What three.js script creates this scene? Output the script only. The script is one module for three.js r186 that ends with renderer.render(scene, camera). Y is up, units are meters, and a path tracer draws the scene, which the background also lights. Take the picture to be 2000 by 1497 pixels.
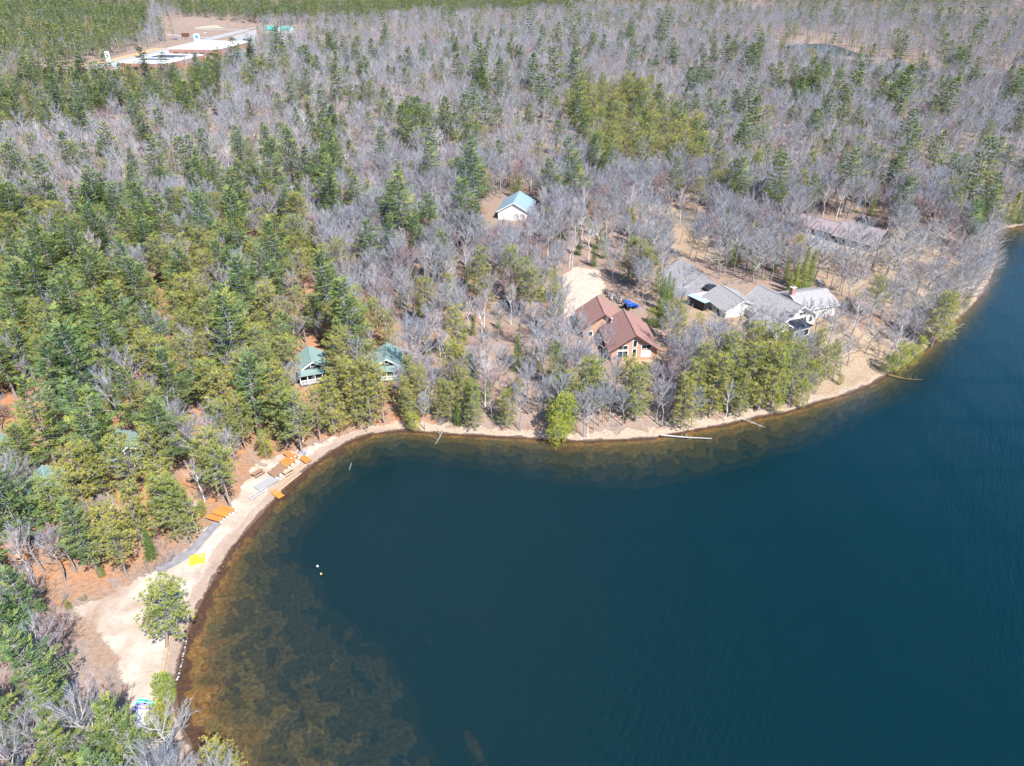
import * as THREE from 'three';
import { Sky } from 'three/addons/objects/Sky.js';
import { mergeGeometries } from 'three/addons/utils/BufferGeometryUtils.js';
import { createNoise2D } from 'simplex-noise';

// ---------------------------------------------------------------- camera, sky, sun, exposure
const scene = new THREE.Scene();
const camera = new THREE.PerspectiveCamera(57, 2000 / 1497, 1, 9000);
const CAM_H = 88, PITCH = 31 * Math.PI / 180;
camera.position.set(0, CAM_H, 0);
camera.rotation.set(-PITCH, 0, 0);
const sunDir = new THREE.Vector3(0.369, 0.766, 0.527).normalize();
const sky = new Sky();
sky.name = 'sky';
sky.scale.setScalar(8000);
Object.assign(sky.userData, { label: 'clear spring sky above the frame', category: 'sky', kind: 'structure' });
sky.material.uniforms.sunPosition.value.copy(sunDir);
sky.material.uniforms.turbidity.value = 2;
sky.material.uniforms.rayleigh.value = 1.8;
sky.material.uniforms.mieCoefficient.value = 0.002;
scene.add(sky);
scene.environmentIntensity = 0.1;
const sun = new THREE.DirectionalLight(new THREE.Color(1.0, 0.98, 0.955), 5);
sun.name = 'sun';
sun.position.copy(sunDir).multiplyScalar(400).add(new THREE.Vector3(0, 0, -150));
sun.target.position.set(0, 0, -150);
sun.castShadow = true;
sun.shadow.mapSize.set(4096, 4096);
Object.assign(sun.shadow.camera, { left: -260, right: 260, top: 260, bottom: -260, near: 1, far: 900 });
scene.add(sun, sun.target);
const renderer = new THREE.WebGLRenderer({ antialias: true });
renderer.shadowMap.enabled = true;
renderer.toneMapping = THREE.LinearToneMapping;
renderer.toneMappingExposure = 2.15;

// ---------------------------------------------------------------- small helpers
const V = (x, y, z) => new THREE.Vector3(x, y, z);
function rng(seed) { let s = seed | 0; return () => { s = (s + 0x6d2b79f5) | 0; let t = Math.imul(s ^ (s >>> 15), 1 | s); t = (t + Math.imul(t ^ (t >>> 7), 61 | t)) ^ t; return ((t ^ (t >>> 14)) >>> 0) / 4294967296; }; }
const noise = createNoise2D(rng(11)), noiseB = createNoise2D(rng(23));
const fbm = (x, y, n = 4) => { let s = 0, a = 0.5; for (let i = 0; i < n; i++) { s += a * noise(x, y); x = x * 2.03 + 7.1; y = y * 2.03 - 3.7; a *= 0.5; } return s; };
const clamp = (x, a = 0, b = 1) => Math.min(b, Math.max(a, x));
const smooth = (a, b, x) => { const t = clamp((x - a) / (b - a)); return t * t * (3 - 2 * t); };
const lerp = (a, b, t) => a + (b - a) * t;
const lerp3 = (a, b, t) => [lerp(a[0], b[0], t), lerp(a[1], b[1], t), lerp(a[2], b[2], t)];
const FPX = 748.5 / Math.tan(28.5 * Math.PI / 180), CP = Math.cos(PITCH), SP = Math.sin(PITCH);
// where a pixel of the photograph (2000 x 1497) meets the height y
function at(u, v, y = 0) {
  const X = (u - 1000) / FPX, Y = -(v - 748.5) / FPX, dy = CP * Y - SP, dz = -SP * Y - CP, t = (y - CAM_H) / dy;
  return [X * t, dz * t];
}
function proj(x, y, z) {
  const dy = y - CAM_H, f = -(dy * SP) - z * CP, up = dy * CP - z * SP;
  return f <= 1 ? [1e6, 1e6] : [1000 + FPX * x / f, 748.5 - FPX * up / f];
}
function inPoly(p, x, y) { let c = false; for (let i = 0, j = p.length - 1; i < p.length; j = i++) { const a = p[i], b = p[j]; if ((a[1] > y) !== (b[1] > y) && x < (b[0] - a[0]) * (y - a[1]) / (b[1] - a[1]) + a[0]) c = !c; } return c; }
function polyDist(p, x, y, closed = true) { let m = 1e18; for (let i = closed ? 0 : 1, j = closed ? p.length - 1 : 0; i < p.length; j = i++) { const a = p[j], b = p[i], dx = b[0] - a[0], dy = b[1] - a[1], t = clamp(((x - a[0]) * dx + (y - a[1]) * dy) / (dx * dx + dy * dy || 1)), ex = x - a[0] - t * dx, ey = y - a[1] - t * dy, d = ex * ex + ey * ey; if (d < m) m = d; } return Math.sqrt(m); }
const names = {};
const numbered = (n) => { names[n] = (names[n] ?? -1) + 1; return names[n] ? n + '_' + String(names[n]).padStart(3, '0') : n; };
function tag(o, label, category, group, kind) { Object.assign(o.userData, { label, category }); if (group) o.userData.group = group; if (kind) o.userData.kind = kind; return o; }
function thing(name, label, category, x, y, z, turn = 0, group) { const g = new THREE.Group(); g.name = numbered(name); g.position.set(x, y, z); g.rotation.y = turn; tag(g, label, category, group); scene.add(g); return g; }
function part(name, geo, mat, parent, x = 0, y = 0, z = 0, ry = 0) { const m = new THREE.Mesh(geo, mat); m.name = name; m.castShadow = m.receiveShadow = true; m.position.set(x, y, z); m.rotation.y = ry; parent.add(m); return m; }
const lin = (r, g, b) => new THREE.Color().setRGB(r, g, b);
const mat = (r, g, b, rough = 0.85, extra = {}) => new THREE.MeshPhysicalMaterial({ color: lin(r, g, b), roughness: rough, specularIntensity: rough > 0.8 ? 0.15 : 0.8, side: THREE.DoubleSide, ...extra });
const toS = (x) => { x = clamp(x); return Math.round(255 * (x <= 0.0031308 ? 12.92 * x : 1.055 * Math.pow(x, 1 / 2.4) - 0.055)); };
function colorTex(w, h, f, repeat = true) {
  const d = new Uint8Array(w * h * 4);
  for (let j = 0, k = 0; j < h; j++) for (let i = 0; i < w; i++, k += 4) { const c = f(i, j); d[k] = toS(c[0]); d[k + 1] = toS(c[1]); d[k + 2] = toS(c[2]); d[k + 3] = 255; }
  const t = new THREE.DataTexture(d, w, h); t.colorSpace = THREE.SRGBColorSpace; t.magFilter = THREE.LinearFilter; if (repeat) t.wrapS = t.wrapT = THREE.RepeatWrapping; t.needsUpdate = true; return t;
}
function grayTex(w, h, f) {
  const d = new Uint8Array(w * h * 4);
  for (let j = 0, k = 0; j < h; j++) for (let i = 0; i < w; i++, k += 4) { d[k] = d[k + 1] = d[k + 2] = clamp(f(i, j)) * 255; d[k + 3] = 255; }
  const t = new THREE.DataTexture(d, w, h); t.magFilter = THREE.LinearFilter; t.wrapS = t.wrapT = THREE.RepeatWrapping; t.needsUpdate = true; return t;
}
// noise that repeats after one unit
const tileNoise = (x, y, f) => { const A = noise, u = x * f, v = y * f; return lerp(lerp(A(u, v), A(u - f, v), smooth(0.6, 1, x)), lerp(A(u, v - f), A(u - f, v - f), smooth(0.6, 1, x)), smooth(0.6, 1, y)); };

// ---------------------------------------------------------------- the lake's outline
const shorePx = [[480, 1640], [430, 1540], [392, 1480], [364, 1430], [350, 1380], [345, 1330], [352, 1290], [368, 1240], [388, 1190], [410, 1150], [430, 1110], [455, 1070], [490, 1030], [530, 985], [560, 950], [600, 917], [640, 888], [680, 864], [720, 849], [780, 841], [830, 845], [900, 850], [960, 853], [1020, 856], [1060, 859], [1130, 863], [1200, 861], [1280, 856], [1350, 842], [1420, 830], [1480, 816], [1540, 805], [1600, 786], [1660, 769], [1700, 752], [1735, 733], [1770, 715], [1800, 692], [1840, 657], [1870, 627], [1900, 600], [1922, 574], [1938, 545], [1950, 510], [1950, 485], [1942, 466], [1955, 450], [2000, 441], [2100, 437], [2300, 428]];
const lake = [...shorePx.map(([u, v]) => at(u, v)), [900, -300], [900, 220], [-40, 220], [-38, 0]];
const deepPx = [[900, 1700], [840, 1497], [805, 1400], [765, 1290], [700, 1230], [628, 1178], [606, 1110], [562, 1075], [578, 1030], [640, 962], [700, 905], [780, 878], [900, 892], [1000, 903], [1100, 925], [1250, 932], [1400, 905], [1500, 875], [1600, 845], [1700, 793], [1760, 765], [1850, 692], [1900, 642], [1945, 580], [1978, 515], [1990, 470], [2400, 447]];
const deep = [...deepPx.map(([u, v]) => at(u, v)), [880, -280], [880, 200], [0, 200]];
const MX0 = -155, MX1 = 215, MZ0 = -295, MZ1 = -30, GX = 371, GZ = 266;
const sdGrid = new Float32Array(GX * GZ), ddGrid = new Float32Array(GX * GZ);
const sdExact = (x, z) => (inPoly(lake, x, z) ? -1 : 1) * polyDist(lake, x, z);
const ddExact = (x, z) => (inPoly(deep, x, z) ? 1 : -1) * polyDist(deep, x, z);
for (let j = 0; j < GZ; j++) for (let i = 0; i < GX; i++) { sdGrid[j * GX + i] = sdExact(MX0 + i, MZ0 + j); ddGrid[j * GX + i] = ddExact(MX0 + i, MZ0 + j); }
const fromGrid = (g, x, z) => { const a = x - MX0, b = z - MZ0, i = Math.floor(a), j = Math.floor(b), s = a - i, t = b - j, k = j * GX + i; return lerp(lerp(g[k], g[k + 1], s), lerp(g[k + GX], g[k + GX + 1], s), t); };
const inGrid = (x, z) => x > MX0 && x < MX1 - 1 && z > MZ0 && z < MZ1 - 1;
const shoreD = (x, z) => inGrid(x, z) ? fromGrid(sdGrid, x, z) : sdExact(x, z);          // above 0 on land
const deepD = (x, z) => inGrid(x, z) ? fromGrid(ddGrid, x, z) : ddExact(x, z);           // above 0 past the drop-off

// ---------------------------------------------------------------- the lie of the land
const moundC = at(925, 1445), moundB = at(835, 1235);
function ground(x, z) {
  const d = shoreD(x, z);
  if (d < 0) {
    const ds = -d, dd = deepD(x, z);
    let depth = dd > 0 ? 1.5 + Math.min(5, dd * 0.45) : 1.5 * Math.pow(ds / (ds - dd + 1e-6), 0.9);
    const m = Math.exp(-(((x - moundC[0] - 0.5 * (z - moundC[1])) / 2.2) ** 2 + ((z - moundC[1]) / 4.5) ** 2)), m2 = Math.exp(-((x - moundB[0]) ** 2 + (z - moundB[1]) ** 2) / 4);
    depth = lerp(depth, 1.15, clamp(m * 1.1)); depth = lerp(depth, 1.6, m2);
    depth += (fbm(x / 5, z / 5, 3) * 0.55 + noiseB(x / 1.3, z / 1.3) * 0.13) * smooth(0.3, 4, ds);
    return -Math.max(0.02, depth) - 0.03;
  }
  const r = Math.hypot(x, z), beach = smooth(-15, -35, x) * (r < 300 ? 1 : 0);
  let h = 0.05 + 0.07 * Math.min(d, 6);
  h += lerp(2.6 * smooth(3.5, 20, d), 2.2 * smooth(10, 45, d), beach);
  h += (noise(x / 23, z / 23) * 0.25 + noise(x / 70, z / 70) * 0.7) * smooth(12, 45, d);
  const far = smooth(350, 700, r);
  if (far > 0) { const mall = smooth(150, 380, Math.hypot(x + 335, z + 860)), cr = smooth(60, 200, Math.hypot(x - 370, z + 840)); h = lerp(h, 4 + (noise(x / 260, z / 260) * 3.5 + noise(x / 700, z / 700) * 5 + 2) * mall * cr, far); }
  return h;
}
function gp(u, v) { let y = 2, p; for (let i = 0; i < 8; i++) { p = at(u, v, y); y = ground(p[0], p[1]); } return V(p[0], y, p[1]); }
const gxz = (u, v) => { const p = gp(u, v); return [p.x, p.z]; };

// clearings, given as outlines in the photograph and turned into ground outlines
const G = (pts) => pts.map(([u, v]) => gxz(u, v));
const beachPoly = G([[470, 1620], [290, 1540], [240, 1420], [250, 1345], [215, 1260], [150, 1190], [230, 1150], [320, 1108], [360, 1075], [425, 1012], [470, 960], [500, 905], [560, 885], [620, 868], [700, 838], [780, 836], [700, 900], [560, 985], [470, 1090], [400, 1230], [380, 1340]]);
const clearings = [
  [[20, 158], [130, 143], [300, 104], [330, 78], [316, 58], [322, 34], [400, 34], [480, 50], [510, 56], [520, 64], [505, 86], [475, 108], [430, 122], [360, 136], [345, 152], [270, 152], [200, 156], [100, 168], [20, 172]],
  [[515, 58], [600, 58], [600, 72], [520, 75]], [[100, 160], [190, 150], [350, 146], [470, 106], [515, 108], [470, 126], [420, 146], [350, 164], [200, 180], [100, 176]],
  [[1092, 535], [1120, 522], [1175, 524], [1192, 556], [1235, 575], [1262, 610], [1300, 672], [1296, 722], [1190, 732], [1120, 660], [1110, 600]],
  [[1285, 520], [1325, 500], [1345, 503], [1408, 555], [1375, 592], [1330, 592], [1300, 575]],
  [[1335, 595], [1400, 555], [1450, 560], [1500, 556], [1570, 552], [1622, 588], [1625, 632], [1560, 650], [1530, 668], [1440, 668], [1390, 655], [1330, 640]],
  [[1560, 432], [1600, 424], [1660, 432], [1710, 435], [1738, 460], [1715, 505], [1640, 512], [1580, 505], [1555, 470]],
  [[968, 388], [1050, 388], [1060, 448], [1030, 468], [985, 480], [940, 484], [930, 450]],
  [[570, 690], [650, 690], [665, 775], [575, 770]], [[725, 690], [795, 690], [800, 790], [730, 785]],
  [[205, 865], [300, 865], [325, 960], [235, 970]], [[75, 950], [150, 945], [175, 1040], [95, 1050]],
  [[140, 1180], [250, 1200], [270, 1345], [240, 1425], [195, 1400], [150, 1300]], [[1185, 705], [1300, 695], [1302, 780], [1205, 782]], [[1335, 640], [1440, 640], [1560, 655], [1565, 695], [1400, 700], [1335, 682]],
  [[590, 590], [640, 585], [640, 650], [580, 655]], [[100, 880], [150, 880], [150, 940], [110, 940]],
].map(G);
const lawns = [
  [[1300, 590], [1410, 585], [1640, 570], [1660, 640], [1600, 680], [1470, 690], [1330, 670]],
  [[1590, 480], [1740, 460], [1900, 520], [1920, 570], [1830, 640], [1740, 610], [1620, 560], [1570, 520]],
  [[1560, 670], [1740, 640], [1740, 735], [1600, 790]],
  [[1240, 400], [1340, 400], [1420, 520], [1330, 500], [1260, 440]],
  [[318, 58], [325, 32], [410, 34], [430, 52], [360, 66]],
].map(G);
const creek = G([[1500, 80], [1560, 80.5], [1605, 83], [1640, 91], [1672, 103], [1720, 112], [1790, 119], [1850, 128], [1850, 150], [1760, 150], [1680, 138], [1600, 118], [1510, 106]]);
// ---------------------------------------------------------------- ground sheet
const SAND = [0.45, 0.365, 0.29], WETSAND = [0.27, 0.19, 0.14], LITTER = [0.285, 0.19, 0.135], NEEDLE = [0.33, 0.165, 0.085], GREYLIT = [0.21, 0.17, 0.145], STRAW = [0.31, 0.225, 0.14], WRACK = [0.045, 0.024, 0.018];
const BEDSAND = [0.155, 0.082, 0.026], BEDWEED = [0.066, 0.052, 0.02], BEDDARK = [0.035, 0.03, 0.018], BEDMUD = [0.03, 0.035, 0.03];
const pineGround = G([[-300, 430], [330, 430], [560, 430], [720, 560], [800, 720], [860, 835], [620, 860], [500, 930], [430, 1010], [330, 1080], [150, 1180], [-300, 1400]]);
const gravel = G([[1098, 538], [1125, 522], [1168, 528], [1180, 560], [1168, 585], [1130, 606], [1112, 640], [1100, 600]]);
function groundColor(x, z) {
  const d = shoreD(x, z), g = noiseB(x / 0.45, z / 0.45) * 0.5 + noise(x / 1.1, z / 1.1) * 0.5, m = fbm(x / 6, z / 6, 4);
  if (d < 0.15 + g * 0.12) {
    const ds = -d, dd = deepD(x, z);
    const wr = (0.5 + 0.9 * smooth(-20, -40, x)) * (0.8 + m * 1.2);
    if (ds < wr + g * 0.3) return lerp3(WRACK, BEDSAND, clamp(0.15 + g * 0.3));
    const shelf = ds / (ds + Math.max(0.01, -dd));
    const nb = smooth(-35, -20, x); let w = smooth(lerp(-0.02, -0.15, nb), lerp(0.34, 0.3, nb), shelf + m * 0.3 + g * 0.08), c = lerp3(BEDSAND, BEDWEED, dd > 0 ? 1 : w);
    const speck = smooth(0.1, 0.65, noise(x / 0.8 + 40, z / 0.8) * 0.7 + m * 0.8 + shelf * 0.5 - 0.25);
    c = lerp3(c, BEDDARK, speck * 0.85 * smooth(0.1, 0.3, shelf));
    if (dd > 0) c = lerp3(c, BEDMUD, smooth(0, 6, dd));
    const ms = Math.exp(-(((x - moundC[0] - 0.5 * (z - moundC[1])) / 2.4) ** 2 + ((z - moundC[1]) / 4.8) ** 2));
    c = lerp3(c, g > 0.15 ? BEDWEED : BEDDARK, clamp(ms * 1.4));
    const k = 1 + g * 0.6 + noise(x / 0.32, z / 0.55) * 0.3 + m * 0.3;
    return [c[0] * k, c[1] * k, c[2] * k];
  }
  const pine = inPoly(pineGround, x + m * 8, z + g * 2) ? 1 : 0;
  let c = lerp3(LITTER, pine ? NEEDLE : GREYLIT, clamp((pine ? 0.6 : 0.35) + m * 1.1));
  for (const l of lawns) if (inPoly(l, x + m * 5, z + m * 4)) { c = lerp3(c, STRAW, 0.75); break; }
  const onBeach = inPoly(beachPoly, x + m * 1.5, z + g * 0.8);
  if (onBeach) c = lerp3(c, SAND, clamp(0.75 + m * 0.5 - smooth(9, 17, d) * 0.35));
  else if (d < (x > 60 ? 1.8 : 3.0) + m * 2.5) c = lerp3(c, [0.40, 0.31, 0.225], x > 70 ? 0.35 : 0.7);
  if (inPoly(gravel, x + m * 1.5, z + g)) c = lerp3(c, [0.47, 0.37, 0.29], 0.85);
  const wet = onBeach ? 2.4 + m * 1.6 : 0.5;
  if (d < wet + g * 0.15) c = lerp3(c, WETSAND, 0.7);
  if (d < 0.55 + m * 0.6 + g * 0.25) c = lerp3(c, WRACK, 0.75);
  const k = 1 + g * (onBeach ? 0.1 : 0.3) + m * 0.16;
  return [c[0] * k, c[1] * k, c[2] * k];
}
{
  const TW = 2048, TH = 1467;
  const nearMap = colorTex(TW, TH, (i, j) => groundColor(lerp(MX0, MX1, (i + 0.5) / TW), lerp(MZ0, MZ1, (j + 0.5) / TH)), false);
  const farMap = colorTex(512, 512, (i, j) => { const a = i / 512, b = j / 512, n = tileNoise(a, b, 6), g = tileNoise(a, b, 60), c = lerp3(LITTER, GREYLIT, clamp(0.5 + n * 0.7)), k = 1 + g * 0.3; return [c[0] * k, c[1] * k, c[2] * k]; });
  farMap.repeat.set(1 / 90, 1 / 90);
  const bump = grayTex(512, 512, (i, j) => 0.5 + 0.25 * tileNoise(i / 512, j / 512, 24) + 0.25 * tileNoise(i / 512, j / 512, 70));
  const nb = bump.clone(); nb.repeat.set((MX1 - MX0) / 14, (MZ1 - MZ0) / 14);
  const near = new THREE.MeshPhysicalMaterial({ specularIntensity: 0.1, map: nearMap, bumpMap: nb, bumpScale: 0.09, roughness: 0.95 });
  const fb = bump.clone(); fb.repeat.set(1 / 14, 1 / 14);
  const far = new THREE.MeshPhysicalMaterial({ specularIntensity: 0.1, map: farMap, bumpMap: fb, bumpScale: 0.12, roughness: 0.95 });
  // rings round the foot of the camera: fine ahead, coarse behind
  const ang = []; for (let a = -52; a <= 52; a += 0.26) ang.push(a); for (let a = 58; a < 308; a += 6) ang.push(a);
  const rad = []; for (let r = 26; r < 7500; r *= 1.0135) rad.push(r);
  const pos = [], uvN = [], idx = [[], []], A = ang.length;
  for (const r of rad) for (const a of ang) { const t = a * Math.PI / 180, x = Math.sin(t) * r, z = -Math.cos(t) * r; pos.push(x, ground(x, z), z); }
  for (let j = 0; j < rad.length - 1; j++) for (let i = 0; i < A; i++) {
    const i2 = (i + 1) % A, q = [j * A + i, j * A + i2, (j + 1) * A + i, (j + 1) * A + i2];
    const ok = q.every((k) => pos[k * 3] > MX0 + 1 && pos[k * 3] < MX1 - 1 && pos[k * 3 + 2] > MZ0 + 1 && pos[k * 3 + 2] < MZ1 - 1);
    idx[ok ? 0 : 1].push(q[0], q[1], q[2], q[1], q[3], q[2]);
  }
  pos.push(0, -4, 0); const c = pos.length / 3 - 1; for (let i = 0; i < A; i++) idx[1].push(c, (i + 1) % A, i);
  const build = (ind, uvf) => { const used = new Map(), p = [], u = [], out = []; for (const k of ind) { if (!used.has(k)) { used.set(k, p.length / 3); p.push(pos[k * 3], pos[k * 3 + 1], pos[k * 3 + 2]); u.push(...uvf(pos[k * 3], pos[k * 3 + 2])); } out.push(used.get(k)); } const g = new THREE.BufferGeometry(); g.setAttribute('position', new THREE.Float32BufferAttribute(p, 3)); g.setAttribute('uv', new THREE.Float32BufferAttribute(u, 2)); g.setIndex(out); g.computeVertexNormals(); return g; };
  const gn = build(idx[0], (x, z) => [(x - MX0) / (MX1 - MX0), (z - MZ0) / (MZ1 - MZ0)]), gf = build(idx[1], (x, z) => [x, z]);
  const all = mergeGeometries([gn, gf], true);
  const m = new THREE.Mesh(all, [near, far]); m.name = 'ground'; m.receiveShadow = true;
  tag(m, 'leaf littered ground, sandy shore and lake bed', 'ground', null, 'structure'); scene.add(m);
}

// ---------------------------------------------------------------- water: a rippled surface and veils of suspended murk below it
{
  const wave = grayTex(1024, 1024, (i, j) => {
    const x = i / 1024, y = j / 1024, T = Math.PI * 2; let s = 0;
    const wx = x + 0.012 * tileNoise(x, y, 5), wy = y + 0.012 * tileNoise(y, x, 5);
    for (const [a, b, k, p] of [[9, 5, 0.10, 0], [13, 9, 0.11, 2], [17, 7, 0.09, 4], [23, 15, 0.09, 1], [31, 17, 0.07, 3], [29, 25, 0.06, 5], [41, 24, 0.05, 0.7], [14, 19, 0.05, 2.2], [53, 37, 0.04, 1.3]]) s += k * Math.sin(T * (a * wx + b * wy) + p);
    return 0.5 + 0.42 * s * (0.75 + 0.5 * tileNoise(x, y, 4)) + 0.05 * tileNoise(x, y, 90);
  });
  wave.repeat.set(1 / 18, 1 / 18);
  const quad = (y) => { const g = new THREE.BufferGeometry(), a = -78, b = 880, c = -310, d = 210; g.setAttribute('position', new THREE.Float32BufferAttribute([a, y, c, b, y, c, a, y, d, b, y, d], 3)); g.setAttribute('normal', new THREE.Float32BufferAttribute([0, 1, 0, 0, 1, 0, 0, 1, 0, 0, 1, 0], 3)); g.setAttribute('uv', new THREE.Float32BufferAttribute([a, c, b, c, a, d, b, d], 2)); g.setIndex([0, 2, 1, 1, 2, 3]); return g; };
  const w = new THREE.Mesh(quad(0), new THREE.MeshPhysicalMaterial({ color: 0xffffff, transmission: 1, thickness: 0, ior: 1.33, roughness: 0.08, bumpMap: wave, bumpScale: 0.17 }));
  w.name = 'lake_water'; tag(w, 'dark teal lake water with fine ripples', 'lake', null, 'structure'); scene.add(w);
  for (const [depth, veil] of [[0.25, 0.17], [0.6, 0.24], [1.0, 0.3], [1.45, 0.4], [2.1, 0.55]]) {
    const m = new THREE.Mesh(quad(-depth), new THREE.MeshPhysicalMaterial({ color: lin(0.0015, 0.024, 0.030), roughness: 1, specularIntensity: 0, opacity: veil, transparent: true }));
    m.name = 'suspended_murk'; m.userData.kind = 'stuff'; w.add(m);
  }
  // creek far behind
  const s = new THREE.Shape(creek.map(([x, z]) => new THREE.Vector2(x, -z))), cg = new THREE.ShapeGeometry(s); cg.rotateX(-Math.PI / 2);
  const cm = new THREE.Mesh(cg, new THREE.MeshPhysicalMaterial({ color: lin(0.012, 0.018, 0.022), roughness: 0.03, ior: 1.33, specularIntensity: 0.45 }));
  cm.name = 'creek_water'; cm.position.y = 4.06; cg.setAttribute('uv', new THREE.Float32BufferAttribute([...cg.attributes.position.array].filter((_, i) => i % 3 !== 1), 2));
  tag(cm, 'dark narrow creek among bare trees far behind', 'creek', null, 'structure'); scene.add(cm);
}

// ---------------------------------------------------------------- paths and roads, draped a little above the ground
function loft(name, L, R, lift, material, label, category, n = 40, k = 4, far = false) {
  const cl = new THREE.CatmullRomCurve3(L.map(([x, z]) => V(x, 0, z)), false, 'centripetal'), cr = new THREE.CatmullRomCurve3(R.map(([x, z]) => V(x, 0, z)), false, 'centripetal');
  const p = [], uv = [], ix = [];
  for (let i = 0; i <= n; i++) { const a = cl.getPoint(i / n), b = cr.getPoint(i / n); for (let j = 0; j <= k; j++) { const x = lerp(a.x, b.x, j / k), z = lerp(a.z, b.z, j / k); p.push(x, (far ? 4 : ground(x, z)) + lift, z); uv.push(x, z); } }
  for (let i = 0; i < n; i++) for (let j = 0; j < k; j++) { const q = i * (k + 1) + j; ix.push(q, q + k + 1, q + 1, q + 1, q + k + 1, q + k + 2); }
  const g = new THREE.BufferGeometry(); g.setAttribute('position', new THREE.Float32BufferAttribute(p, 3)); g.setAttribute('uv', new THREE.Float32BufferAttribute(uv, 2)); g.setIndex(ix); g.computeVertexNormals();
  const m = new THREE.Mesh(g, material); m.name = numbered(name); m.receiveShadow = true; tag(m, label, category, null, 'structure'); scene.add(m); return m;
}
const asphaltTex = colorTex(256, 256, (i, j) => { const n = tileNoise(i / 256, j / 256, 5), g = tileNoise(i / 256, j / 256, 60), k = 0.2 * (1 + n * 0.22 + g * 0.2); return [k * 1.06, k * 0.99, k]; }); asphaltTex.repeat.set(1 / 9, 1 / 9);
const asphalt = new THREE.MeshPhysicalMaterial({ specularIntensity: 0.2, map: asphaltTex, roughness: 0.9, side: THREE.DoubleSide });
const paleTex = colorTex(256, 256, (i, j) => { const n = tileNoise(i / 256, j / 256, 5), g = tileNoise(i / 256, j / 256, 60), k = 0.29 * (1 + n * 0.14 + g * 0.08); return [k, k * 0.95, k * 0.93]; }); paleTex.repeat.set(1 / 40, 1 / 40);
const paleRoad = new THREE.MeshPhysicalMaterial({ specularIntensity: 0.2, map: paleTex, roughness: 0.9, side: THREE.DoubleSide });
loft('beach_path', G([[300, 1112], [330, 1094], [365, 1074], [392, 1045], [414, 1022], [430, 1004]]), G([[312, 1121], [345, 1104], [378, 1084], [404, 1055], [424, 1033], [442, 1014]]), 0.06, asphalt, 'grey paved path curving along the top of the beach', 'path');
loft('woodland_path', G([[476, 878], [485, 886], [495, 900], [508, 910], [520, 914]]), G([[481, 875], [490, 884], [501, 897], [512, 905], [524, 908]]), 0.06, mat(0.27, 0.2, 0.16, 0.95), 'narrow trodden path leading into the pines', 'path', 20, 2);
loft('driveway', G([[1288, 534], [1300, 558], [1325, 578], [1360, 574]]), G([[1330, 505], [1356, 520], [1382, 542], [1404, 558]]), 0.08, asphalt, 'mauve grey asphalt driveway beside the large grey house', 'driveway', 24, 12);
loft('driveway', G([[1330, 512], [1290, 470], [1260, 435], [1244, 405]]), G([[1342, 508], [1302, 464], [1272, 430], [1258, 402]]), 0.08, mat(0.3, 0.24, 0.17, 0.95), 'sandy lane running back through the woods from the asphalt driveway', 'driveway', 30, 3);
loft('driveway', G([[1578, 460], [1582, 482], [1600, 492]]), G([[1636, 466], [1640, 480], [1646, 496]]), 0.08, paleRoad, 'pale driveway in front of the mauve roofed house', 'driveway', 14, 8);
loft('garage_apron', G([[1345, 577], [1352, 583], [1362, 592]]), G([[1380, 570], [1384, 576], [1392, 584]]), 0.12, mat(0.5, 0.45, 0.38, 0.9), 'pale concrete apron beside the black trailer', 'pavement', 8, 4);
const road = (pts, w, lift, m, label, name = 'road') => { const L = [], R = []; pts.forEach((p, i) => { const a = pts[Math.max(0, i - 1)], b = pts[Math.min(pts.length - 1, i + 1)], dx = b[0] - a[0], dz = b[1] - a[1], l = Math.hypot(dx, dz); L.push([p[0] - dz / l * w / 2, p[1] + dx / l * w / 2]); R.push([p[0] + dz / l * w / 2, p[1] - dx / l * w / 2]); }); return loft(name, L, R, lift, m, label, 'road', 60, 2, true); };
const FA = (u, v) => at(u, v, 4);
road([FA(-300, 205), FA(60, 152), FA(230, 121), FA(340, 94), FA(430, 71), FA(500, 55), FA(640, 28), FA(760, 10)], 17, 0.12, paleRoad, 'pale highway running past the white roofed store');
road([FA(418, 74), FA(365, 72), FA(320, 66), FA(290, 58)], 9, 0.16, paleRoad, 'side road joining the highway by the brown board');
road([FA(345, 56), FA(420, 58), FA(480, 58), FA(500, 54)], 11, 0.14, paleRoad, 'lane along the edge of the bare field');
loft('parking_lot', [FA(452, 72), FA(455, 82), FA(470, 96), FA(440, 112)], [FA(500, 58), FA(502, 74), FA(500, 92), FA(476, 112)], 0.2, paleRoad, 'pale parking lot with a few cars beside the store', 'parking lot', 12, 6, true);
loft('parking_lot', [FA(215, 126), FA(225, 138), FA(190, 152)], [FA(330, 97), FA(345, 112), FA(290, 150)], 0.24, mat(0.34, 0.34, 0.35, 0.9), 'light concrete forecourt round the near store', 'parking lot', 12, 6, true);
loft('bare_field', [FA(322, 56), FA(326, 44), FA(330, 33)], [FA(440, 56), FA(412, 44), FA(398, 33)], 0.1, mat(0.36, 0.3, 0.22, 0.95), 'bare tan field beyond the highway', 'field', 8, 6, true);
loft('road_verge', [FA(20, 150), FA(130, 134), FA(230, 112), FA(300, 94)], [FA(20, 158), FA(130, 141), FA(235, 119), FA(325, 94)], 0.08, mat(0.42, 0.27, 0.15, 0.95), 'tan grass verge between the highway and the far pines', 'verge', 20, 3, true);
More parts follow.
